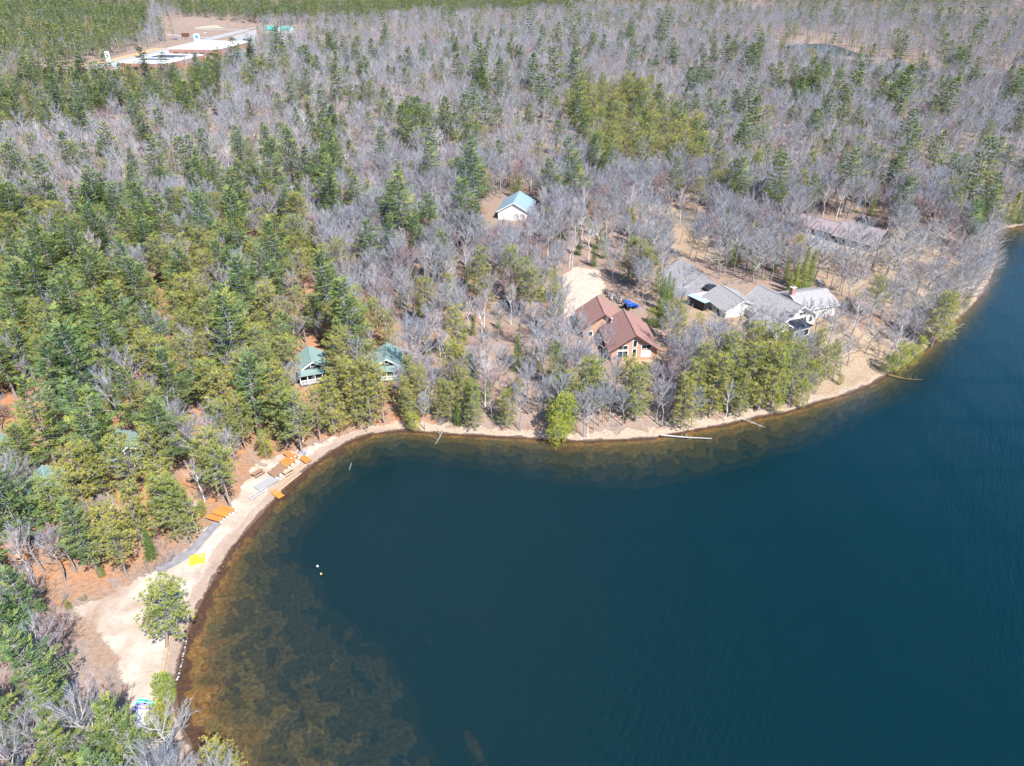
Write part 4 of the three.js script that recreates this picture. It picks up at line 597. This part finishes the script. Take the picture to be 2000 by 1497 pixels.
// which trees grow where; outlines are of tree feet
const Zp = [
  [G([[-400, 420], [-50, 420], [120, 440], [330, 470], [340, 600], [300, 800], [260, 1000], [150, 1130], [-400, 1300]]), { white_pine: 0.48, red_pine: 0.2, bare_tree: 0.22, spruce_tree: 0.05, birch_tree: 0.05 }],
  [G([[330, 470], [430, 430], [560, 440], [690, 560], [740, 660], [720, 800], [620, 850], [500, 930], [430, 1000], [330, 1075], [250, 1010], [300, 800]]), { red_pine: 0.48, white_pine: 0.17, bare_tree: 0.25, birch_tree: 0.06, spruce_tree: 0.04 }],
  [G([[-400, 170], [100, 175], [280, 158], [450, 140], [520, 160], [480, 230], [300, 265], [0, 285], [-400, 310]]), { white_pine: 0.38, red_pine: 0.2, bare_tree: 0.34, maple_tree: 0.08 }],
  [G([[-700, 2], [330, 4], [325, 60], [290, 92], [130, 133], [0, 148], [-700, 175]]), { white_pine: 0.66, red_pine: 0.16, bare_tree: 0.18 }],
  [G([[330, 2], [1180, 2], [1150, 24], [950, 30], [700, 44], [430, 52], [405, 32]]), { white_pine: 0.62, red_pine: 0.18, bare_tree: 0.2 }],
  [G([[1180, -6], [2500, -6], [2500, 9], [1180, 14]]), { white_pine: 0.5, red_pine: 0.1, bare_tree: 0.4 }],
  [G([[1070, 230], [1120, 190], [1250, 190], [1330, 260], [1330, 360], [1250, 360], [1150, 320], [1060, 300]]), { red_pine: 0.66, white_pine: 0.12, bare_tree: 0.22 }],
  [G([[1290, 400], [1400, 370], [1440, 420], [1400, 450], [1310, 440]]), { red_pine: 0.45, white_pine: 0.2, bare_tree: 0.35 }],
  [G([[1090, 460], [1180, 430], [1260, 470], [1280, 540], [1200, 560], [1170, 510]]), { bare_tree: 0.4, birch_tree: 0.2, spruce_tree: 0.4 }],
  [G([[1420, 460], [1560, 470], [1590, 560], [1480, 560], [1410, 520]]), { bare_tree: 0.62, spruce_tree: 0.3, oak_tree: 0.08 }],
  [G([[1600, 560], [1740, 620], [1870, 600], [1930, 540], [1900, 490], [1740, 470], [1640, 520]]), { oak_tree: 0.85, bare_tree: 0.1, birch_tree: 0.05 }],
  [G([[760, 600], [900, 560], [1080, 560], [1110, 660], [1180, 740], [1100, 830], [800, 830], [740, 700]]), { bare_tree: 0.50, spruce_tree: 0.2, red_pine: 0.13, birch_tree: 0.1, maple_tree: 0.07 }],
  [G([[640, 300], [720, 330], [690, 400], [590, 420], [400, 420], [300, 380], [420, 330]]), { white_pine: 0.35, bare_tree: 0.4, birch_tree: 0.1, maple_tree: 0.15 }],
  ...[[960, 290, 55, 22], [800, 275, 55, 25], [660, 292, 35, 20], [590, 285, 20, 15], [500, 268, 25, 15], [1830, 135, 26, 14], [1600, 210, 60, 22], [1680, 225, 30, 12], [1100, 335, 30, 14], [230, 255, 60, 20], [1490, 420, 25, 12], [1130, 135, 35, 18]].map(([u, v, a, b]) => [G([0, 1, 2, 3, 4, 5, 6, 7].map((k) => [u + a * Math.cos(k * 0.785), v + b * Math.sin(k * 0.785)])), { white_pine: 0.62, red_pine: 0.13, bare_tree: 0.25 }]),
];
Zp.forEach((z) => { z.bb = z[0].reduce((a, [x, y]) => [Math.min(a[0], x), Math.max(a[1], x), Math.min(a[2], y), Math.max(a[3], y)], [1e9, -1e9, 1e9, -1e9]); });
const BASE = { bare_tree: 0.665, maple_tree: 0.12, birch_tree: 0.09, white_pine: 0.045, spruce_tree: 0.035, red_pine: 0.015, oak_tree: 0.015 };
const clearBB = [...clearings, creek, gravel].map((p) => [p, ...p.reduce((a, [x, y]) => [Math.min(a[0], x), Math.max(a[1], x), Math.min(a[2], y), Math.max(a[3], y)], [1e9, -1e9, 1e9, -1e9])]);
const isClear = (x, z) => clearBB.some(([p, a, b, c, d]) => x > a && x < b && z > c && z < d && inPoly(p, x, z)) || inPoly(beachPoly, x, z);
const lawnThin = (x, z) => lawns.some((l) => inPoly(l, x, z));
const all = [];      // {k, x, y, z, s, turn, lean, tint, v}
const R = rng(2024);
function plant(k, x, z, height, o = {}) { const y = Math.max(0, ground(x, z)) - 0.05; all.push({ k, x, y, z, s: height / KINDS[k].H, sx: (o.wide ?? 1) * height / KINDS[k].H, turn: R() * 6.283, leanA: o.leanA ?? R() * 6.283, lean: o.lean ?? R() * R() * 0.12, tint: o.tint ?? Math.floor(R() * 3), v: o.v ?? Math.floor(R() * KINDS[k].seeds.length), hand: !!o.hand }); }
// trees picked out one by one in the photograph: kind, foot in the photograph, height, options
const P_ = (k, u, v, h, o = {}) => { const p = gp(u, v); plant(k, p.x, p.z, h, { hand: true, ...o }); };
P_('red_pine', 326, 1264, 13.5, { wide: 1.4, lean: 0.2, leanA: 0, v: 1, tint: 1 });
for (const [u, v, h, t] of [[195, 1125, 17, 0], [150, 700, 21, 1], [112, 918, 21, 2], [208, 965, 18, 0], [275, 1540, 17, 2], [115, 1400, 17, 1], [70, 1330, 18, 1], [45, 1490, 16, 0], [160, 1580, 16, 2], [60, 1640, 16, 0], [235, 1640, 15, 1], [-30, 1290, 18, 1], [-60, 1450, 17, 0], [20, 1180, 17, 2], [85, 1265, 16, 1], [150, 1470, 15, 2], [10, 1060, 19, 0], [240, 1560, 14, 0], [640, 302, 21, 1], [660, 300, 19, 0], [588, 285, 19, 1], [495, 262, 18, 1], [800, 268, 19, 0], [820, 280, 18, 0], [425, 395, 18, 0], [1640, 350, 16, 1], [1282, 590, 11, 2], [1880, 618, 7, 2], [1830, 138, 30, 1], [1840, 142, 26, 0], [340, 78, 24, 1]]) P_('white_pine', u, v, h, { tint: t });
for (const [u, v, h] of [[347, 1057, 13], [370, 1050, 12], [427, 972, 14], [451, 990, 13], [590, 886, 14], [560, 868, 13], [625, 862, 12], [655, 850, 13], [700, 832, 14], [725, 832, 15], [750, 826, 13], [805, 828, 8], [880, 824, 9], [990, 836, 9], [1140, 815, 13.5], [1165, 805, 12], [1112, 818, 11], [1240, 822, 13], [1225, 800, 12], [1330, 838, 12], [1352, 818, 12], [1385, 812, 13], [1420, 806, 13], [1450, 800, 14], [1480, 800, 14], [1505, 795, 13], [1540, 788, 13], [1410, 770, 13], [1460, 760, 14], [1500, 755, 13], [1370, 780, 12], [1820, 676, 13], [1838, 668, 11], [1225, 552, 13], [1245, 556, 13], [1262, 570, 12], [455, 1545, 9], [190, 1010, 14], [280, 1060, 12], [240, 1100, 12], [250, 1130, 11], [480, 880, 12], [460, 900, 13], [568, 775, 14], [668, 778, 14], [730, 775, 13], [318, 962, 13], [205, 985, 13], [150, 1068, 13], [175, 1035, 13]]) P_('red_pine', u, v, h * (u > 1300 && v < 830 ? 1.15 : 1.05), { wide: 1.25, lean: 0.05, v: v > 740 && u > 780 && u < 1600 ? 3 + Math.floor(R() * 2) : undefined });
for (const [u, v, h, l] of [[520, 893, 6.5, 0], [1096, 850, 11, 0.2], [1088, 864, 8, 0.3], [1104, 842, 10, 0.1], [810, 838, 5.5, 0.3], [1515, 806, 5, 0.1], [1560, 795, 7, 0.05], [1748, 728, 8.5, 0.1], [1770, 716, 7, 0.15], [1732, 730, 6, 0], [1790, 695, 6, 0.1], [322, 1436, 6.5, 0.05], [330, 1368, 6, 0.1], [1330, 640, 6, 0], [1362, 652, 6, 0], [1300, 642, 7, 0], [1545, 700, 6, 0], [1575, 695, 6, 0], [1270, 640, 6, 0], [1065, 590, 10, 0], [1580, 760, 8, 0], [985, 800, 5, 0], [905, 800, 6, 0], [1640, 752, 3, 0], [350, 985, 5, 0], [200, 1128, 2.5, 0], [135, 1190, 1.8, 0], [395, 1010, 4, 0]]) P_('cedar_tree', u, v, h, { lean: l, leanA: -Math.PI / 2, v: 0 + Math.floor(R() * 3) });
for (const [u, v, h, t] of [[1562, 566, 14, 2], [1550, 572, 10, 2], [1540, 575, 7, 2], [1576, 560, 12, 0], [1180, 505, 9, 0], [1160, 520, 8, 0], [1012, 386, 10, 2], [1000, 384, 9, 2], [1090, 400, 13, 2], [1100, 410, 12, 0], [1690, 400, 14, 1], [1700, 420, 12, 2], [1770, 470, 8, 2], [1985, 436, 14, 1], [1970, 438, 13, 2], [1995, 436, 15, 1], [1955, 446, 10, 2], [1300, 622, 9, 0], [1290, 606, 10, 1], [1285, 640, 8, 2], [1310, 600, 9, 0]]) P_('spruce_tree', u, v, h, { tint: t });
for (const [u, v, h] of [[335, 1500, 11], [345, 1560, 9], [420, 1580, 9], [235, 1610, 9]]) P_('oak_tree', u, v, h, { v: 1, tint: 1, lean: 0.1, leanA: 0 });
for (const [u, v, h] of [[400, 981, 10], [385, 1037, 8], [450, 345, 17], [1112, 522, 13], [1118, 520, 12], [1150, 507, 13], [1168, 498, 14], [612, 240, 15], [870, 215, 15], [1030, 505, 12], [1070, 500, 13], [910, 560, 13], [945, 640, 12], [860, 700, 12], [830, 560, 13], [1190, 250, 14]]) P_('birch_tree', u, v, h, { wide: 1.1 });
for (const [u, v, h] of [[1640, 735, 10], [1655, 715, 10], [1690, 690, 10], [1620, 720, 11], [1610, 668, 11], [1660, 660, 11], [1700, 640, 11], [1590, 548, 14], [1616, 545, 14], [1630, 520, 13], [1650, 500, 13], [1672, 512, 13], [1460, 660, 10], [1440, 640, 11], [1395, 660, 9], [1500, 640, 9], [1330, 590, 13], [1405, 545, 13], [1470, 552, 13], [1770, 640, 10], [1800, 620, 10], [1850, 600, 10], [1880, 585, 10], [1905, 570, 10], [1918, 550, 11], [1930, 530, 11], [1935, 515, 11], [1942, 495, 12], [1938, 480, 12], [1925, 500, 12], [1900, 545, 11], [1890, 560, 10], [1912, 528, 11], [1870, 610, 9], [1815, 668, 9], [1850, 635, 9], [1860, 575, 11]]) P_('oak_tree', u, v, h, { wide: 0.85, lean: 0.12 });
// the rest of the forest on a jittered grid, wider apart far away
const hand = all.filter((t) => t.hand), bucket = new Map(); for (const t of hand) { const k = Math.floor(t.x / 8) + ',' + Math.floor(t.z / 8); (bucket.get(k) ?? bucket.set(k, []).get(k)).push(t); }
const nearHand = (x, z, d) => { const i = Math.floor(x / 8), j = Math.floor(z / 8); for (let a = -1; a <= 1; a++) for (let b = -1; b <= 1; b++) for (const t of bucket.get((i + a) + ',' + (j + b)) ?? []) if (Math.hypot(t.x - x, t.z - z) < d) return true; return false; };
for (const [r0, r1, step] of [[30, 330, 3.9], [330, 800, 5.2], [800, 1500, 6.4], [1500, 3200, 9.5]]) {
  const lim = r1 * 0.86;
  for (let z = -r1; z < -20; z += step) for (let x = -lim; x < lim; x += step) {
    const px = x + (R() - 0.5) * step * 0.95, pz = z + (R() - 0.5) * step * 0.95, r = Math.hypot(px, pz), roll = R(), hr = R(); if (r < r0 || r >= r1 || Math.abs(px) > -pz * 0.84 + 25) continue;
    const d = shoreD(px, pz); if (d < 0.9) continue; if (r < 1500 && isClear(px, pz)) continue; if (r < 330 && nearHand(px, pz, 3.2)) continue;
    if (r < 400 && lawnThin(px, pz) && R() > (px > 100 ? (d < 16 ? 0.85 : 0.5) : 0.14)) continue;
    if (d < 5 && R() > 0.72) continue;
    const road = r > 600 && Math.abs(px + 388 + (pz + 900) * 0.02) < 14 && pz > -1200; if (road) continue;
    let mix = BASE; for (const zn of Zp) { const bb = zn.bb; if (px > bb[0] && px < bb[1] && pz > bb[2] && pz < bb[3] && inPoly(zn[0], px + noise(px / 9, pz / 9) * 4 + noise(px / (r * 0.12), pz / (r * 0.12)) * r * 0.045, pz + noiseB(px / (r * 0.1), pz / (r * 0.1)) * r * 0.06)) { mix = zn[1]; break; } }
    const nz = noise(px / 45 + 9, pz / 45); if (mix === BASE && (nz > 0.72 - 0.3 * smooth(1300, 1900, r)) && roll < 0.45) mix = { white_pine: 0.7, red_pine: 0.2, spruce_tree: 0.1 };
    const gap = mix === BASE || (mix.bare_tree ?? 0) > 0.5 ? 0.06 : 0.46; if (R() < gap) continue;
    let q = roll, k = 'bare_tree'; if (mix !== BASE) q = R(); for (const [n, p] of Object.entries(mix)) { if (q < p) { k = n; break; } q -= p; }
    const sc = step > 7 ? 1.5 : step > 6 ? 1.25 : step > 5 ? 1.12 : 1.05; let h = { white_pine: (mix === BASE ? 15 : 12.5) + 11 * hr * hr + 1.5 * hr, red_pine: 10.5 + 6.5 * hr, spruce_tree: 5 + 7 * hr, bare_tree: 9 + 7.5 * hr, maple_tree: 8.5 + 5 * hr, birch_tree: 10 + 5 * hr, oak_tree: 10 + 3.5 * hr, cedar_tree: 6 }[k];
    if (k === 'white_pine' && px > 12 && r < 260) { k = 'bare_tree'; h = 10; } if (d < 14) h *= px > 90 ? 0.9 : 1.0; if (r > 400) h *= 0.68 + 0.6 * R() + 0.15 * noiseB(px / 60, pz / 60);
    if (k === 'red_pine' && mix === Zp[6][1]) h *= 1.05;
    const clump = noiseB(px / 35, pz / 35); if (k === 'bare_tree' || k === 'maple_tree') h *= 1 + 0.2 * clump;
    plant(k, px, pz, h, { wide: sc * (k === 'white_pine' || k === 'red_pine' ? 1.15 : 1), tint: k === 'maple_tree' ? Math.floor(clamp((noise(px / 30, pz / 30) + 1) / 2, 0, 0.99) * 3) : undefined });
  }
}
{ const rb = rng(515), houseFront = G([[1185, 690], [1310, 690], [1310, 800], [1200, 800]]); for (let z = -215; z < -112; z += 3.4) for (let x = -32; x < 165; x += 3.4) { const px = x + (rb() - 0.5) * 3, pz = z + (rb() - 0.5) * 3, d = shoreD(px, pz), q = rb(), hr = rb(), east = px > 95; if (d < 0.8 || d > (east ? 9 : 15) || pz > -40 || isClear(px, pz) || inPoly(houseFront, px, pz) || (px > 78 && px < 95) || nearHand(px, pz, 2.2) || rb() > 0.55) continue;
  const k = east ? (q < 0.8 ? 'oak_tree' : 'bare_tree') : q < 0.42 ? 'bare_tree' : q < 0.62 ? 'red_pine' : q < 0.78 ? 'cedar_tree' : q < 0.9 ? 'birch_tree' : 'spruce_tree'; plant(k, px, pz, { bare_tree: 9 + 4 * hr, oak_tree: 8 + 3 * hr, red_pine: 9 + 4 * hr, cedar_tree: 3.5 + 3.5 * hr, birch_tree: 9 + 3 * hr, spruce_tree: 5 + 5 * hr }[k], { v: k === 'red_pine' ? 3 + Math.floor(rb() * 2) : undefined }); } }
// the largest 300 of each kind in view are single trees, the rest one mass per kind
const dirWords = (t, m) => { const a = proj(t.x, t.y, t.z), b = proj(m[0], 3, m[1]), dx = a[0] - b[0], dy = a[1] - b[1]; return Math.abs(dx) > 1.3 * Math.abs(dy) ? (dx < 0 ? 'left of' : 'right of') : dy < 0 ? 'behind' : 'in front of'; };
const ORD = ['nearest', 'second nearest', 'third nearest', 'fourth nearest', 'fifth nearest', 'sixth nearest', 'seventh nearest', 'eighth nearest', 'ninth nearest', 'tenth nearest', 'eleventh nearest', 'twelfth nearest', 'thirteenth nearest', 'fourteenth nearest', 'fifteenth nearest', 'sixteenth nearest'];
marks.push([...gxz(1120, 560), 'the pale gravel yard'], [...gxz(1340, 540), 'the asphalt driveway'], [...gxz(1900, 560), 'the wooded point'], [...gxz(330, 1200), 'the sandy clearing'], [...gxz(1720, 705), 'the bare bank'], [...gxz(1090, 860), 'the leaning cedar'], [...gxz(150, 560), 'the left pine stand'], [...gxz(400, 640), 'the olive stand centre'], [...gxz(960, 700), 'the bare bay woods'], [...gxz(80, 1300), 'the lower left pines'], [...gxz(1180, 300), 'the far olive grove'], [...gxz(1980, 440), 'the inlet'], [...gxz(1500, 500), 'the spruce screen'], [...gxz(520, 470), 'the olive stand rear'], [...gxz(850, 420), 'the mid bare woods']);
const CELL = {}, nth = (n) => n + (n % 10 === 1 && n % 100 !== 11 ? 'st' : n % 10 === 2 && n % 100 !== 12 ? 'nd' : n % 10 === 3 && n % 100 !== 13 ? 'rd' : 'th');
for (const [kind, K] of Object.entries(KINDS)) {
  const trees = all.filter((t) => t.k === kind);
  for (const t of trees) { const H = t.s * K.H, a = proj(t.x, t.y + H * 0.6, t.z); t.dist = Math.hypot(t.x, t.z, CAM_H - t.y); t.size = H / t.dist * (a[0] > -30 && a[0] < 2030 && a[1] > -20 && a[1] < 1530 ? 1 : 0.001); }
  trees.sort((a, b) => b.size - a.size);
  const cap = 300, single = trees.slice(0, cap).filter((t) => t.size > 0.02), rest = trees.slice(single.length), by = new Map();
  for (const t of single) { let best = null, bd = 1e9; for (const m of marks) { const d = Math.hypot(m[0] - t.x, m[1] - t.z); if (d < bd) { bd = d; best = m; } } t.rel = dirWords(t, best) + ' ' + best[2]; t.md = bd; (by.get(t.rel) ?? by.set(t.rel, []).get(t.rel)).push(t); }
  for (const list of by.values()) { list.sort((a, b) => a.md - b.md); list.forEach((t, i) => { t.label = list.length === 1 ? 'lone ' + K.noun + ' ' + t.rel : K.noun + ' ' + t.rel + ', ' + (ORD[i] ?? nth(i + 1) + ' nearest'); t.group = K.noun + 's ' + t.rel; }); }
  const lodOf = (t) => t.dist < 112 ? 0 : t.dist < 330 ? 1 : t.dist < 760 ? 2 : 3;
  const dummy = new THREE.Object3D(), qa = new THREE.Quaternion(), qb = new THREE.Quaternion();
  const pose = (o, t) => { o.position.set(t.x, t.y, t.z); qa.setFromAxisAngle(V(Math.cos(t.leanA + Math.PI / 2), 0, -Math.sin(t.leanA + Math.PI / 2)).normalize(), t.lean); qb.setFromAxisAngle(V(0, 1, 0), t.turn); o.quaternion.copy(qa).multiply(qb); o.scale.set(t.sx, t.s, t.sx); };
  const protos = {};
  for (const t of single) {
    const lod = lodOf(t), key = lod + '_' + t.v + '_' + t.tint; let o;
    if (!protos[key]) { const [w, b, f] = variant(kind, lod, t.v); o = new THREE.Group(); part('trunk', w, K.bark, o); if (b) part('branches', b, K.limb, o).userData.kind = 'stuff'; part('crown', f, K.mats[t.tint], o); protos[key] = o; } else o = protos[key].clone();
    o.name = numbered(kind); o.userData = {}; tag(o, t.label, K.cat, t.group); pose(o, t); scene.add(o);
  }
  if (rest.length) {
    const mass = new THREE.Group(); mass.name = kind + '_forest'; tag(mass, K.mass, 'forest', null, 'stuff'); scene.add(mass);
    const sets = new Map(); for (const t of rest) { const key = lodOf(t) + '_' + t.v; (sets.get(key) ?? sets.set(key, []).get(key)).push(t); }
    const tint = new THREE.Color();
    for (const [key, list] of sets) {
      const [lod, v] = key.split('_').map(Number); variant(kind, lod, v).forEach((g, gi) => {
        if (!g || (lod === 3 && gi === 1)) return;
        const im = new THREE.InstancedMesh(g, gi === 0 ? K.bark : gi === 1 ? K.limb : leafWhite(kind), list.length); im.name = ['trunks', 'branches', 'crowns'][gi]; im.userData.kind = 'stuff'; im.castShadow = im.receiveShadow = true;
        list.forEach((t, i) => { pose(dummy, t); dummy.updateMatrix(); im.setMatrixAt(i, dummy.matrix); if (gi === 2) { const c = K.tints[t.tint], k = 0.88 + 0.24 * ((i * 0.618) % 1); im.setColorAt(i, tint.setRGB(c[0] * k, c[1] * k, c[2] * k)); } });
        mass.add(im);
      });
    }
  }
}
function leafWhite(kind) { return CELL[kind] ??= leafMat(1, 1, 1); }
// brush on the forest floor
{
  const r = rng(77), geos = [1, 2, 3].map((s) => brush(s).build()), m = leafMat(1, 1, 1), spots = [[], [], []];
  for (let z = -330; z < -25; z += 3.1) for (let x = -290; x < 290; x += 3.1) { const px = x + (r() - 0.5) * 3, pz = z + (r() - 0.5) * 3, d = shoreD(px, pz); if (d < 1.8 || Math.abs(px) > -pz * 0.84 + 15 || isClear(px, pz) || (lawnThin(px, pz) && r() > 0.05) || noise(px / 12, pz / 12) < -0.1 + 0.3 * (inPoly(pineGround, px, pz) ? 1 : 0)) continue; spots[Math.floor(r() * 3)].push([px, ground(px, pz) - 0.05, pz, 0.5 + r() * 1.1, r() * 6.3, r()]); }
  const g = new THREE.Group(); g.name = 'undergrowth'; tag(g, 'low leafless brush on the forest floor', 'undergrowth', null, 'stuff'); scene.add(g);
  const o = new THREE.Object3D(), c = new THREE.Color(); spots.forEach((list, k) => { const im = new THREE.InstancedMesh(geos[k], m, list.length); im.name = 'brush'; im.userData.kind = 'stuff'; list.forEach(([x, y, z, s, a, q], i) => { o.position.set(x, y, z); o.rotation.y = a; o.scale.setScalar(s); o.updateMatrix(); im.setMatrixAt(i, o.matrix); im.setColorAt(i, q < 0.08 ? c.setRGB(0.42, 0.16, 0.05) : q < 0.2 ? c.setRGB(0.12, 0.15, 0.04) : c.setRGB(0.26, 0.21, 0.19)); }); g.add(im); });
}
renderer.render(scene, camera);
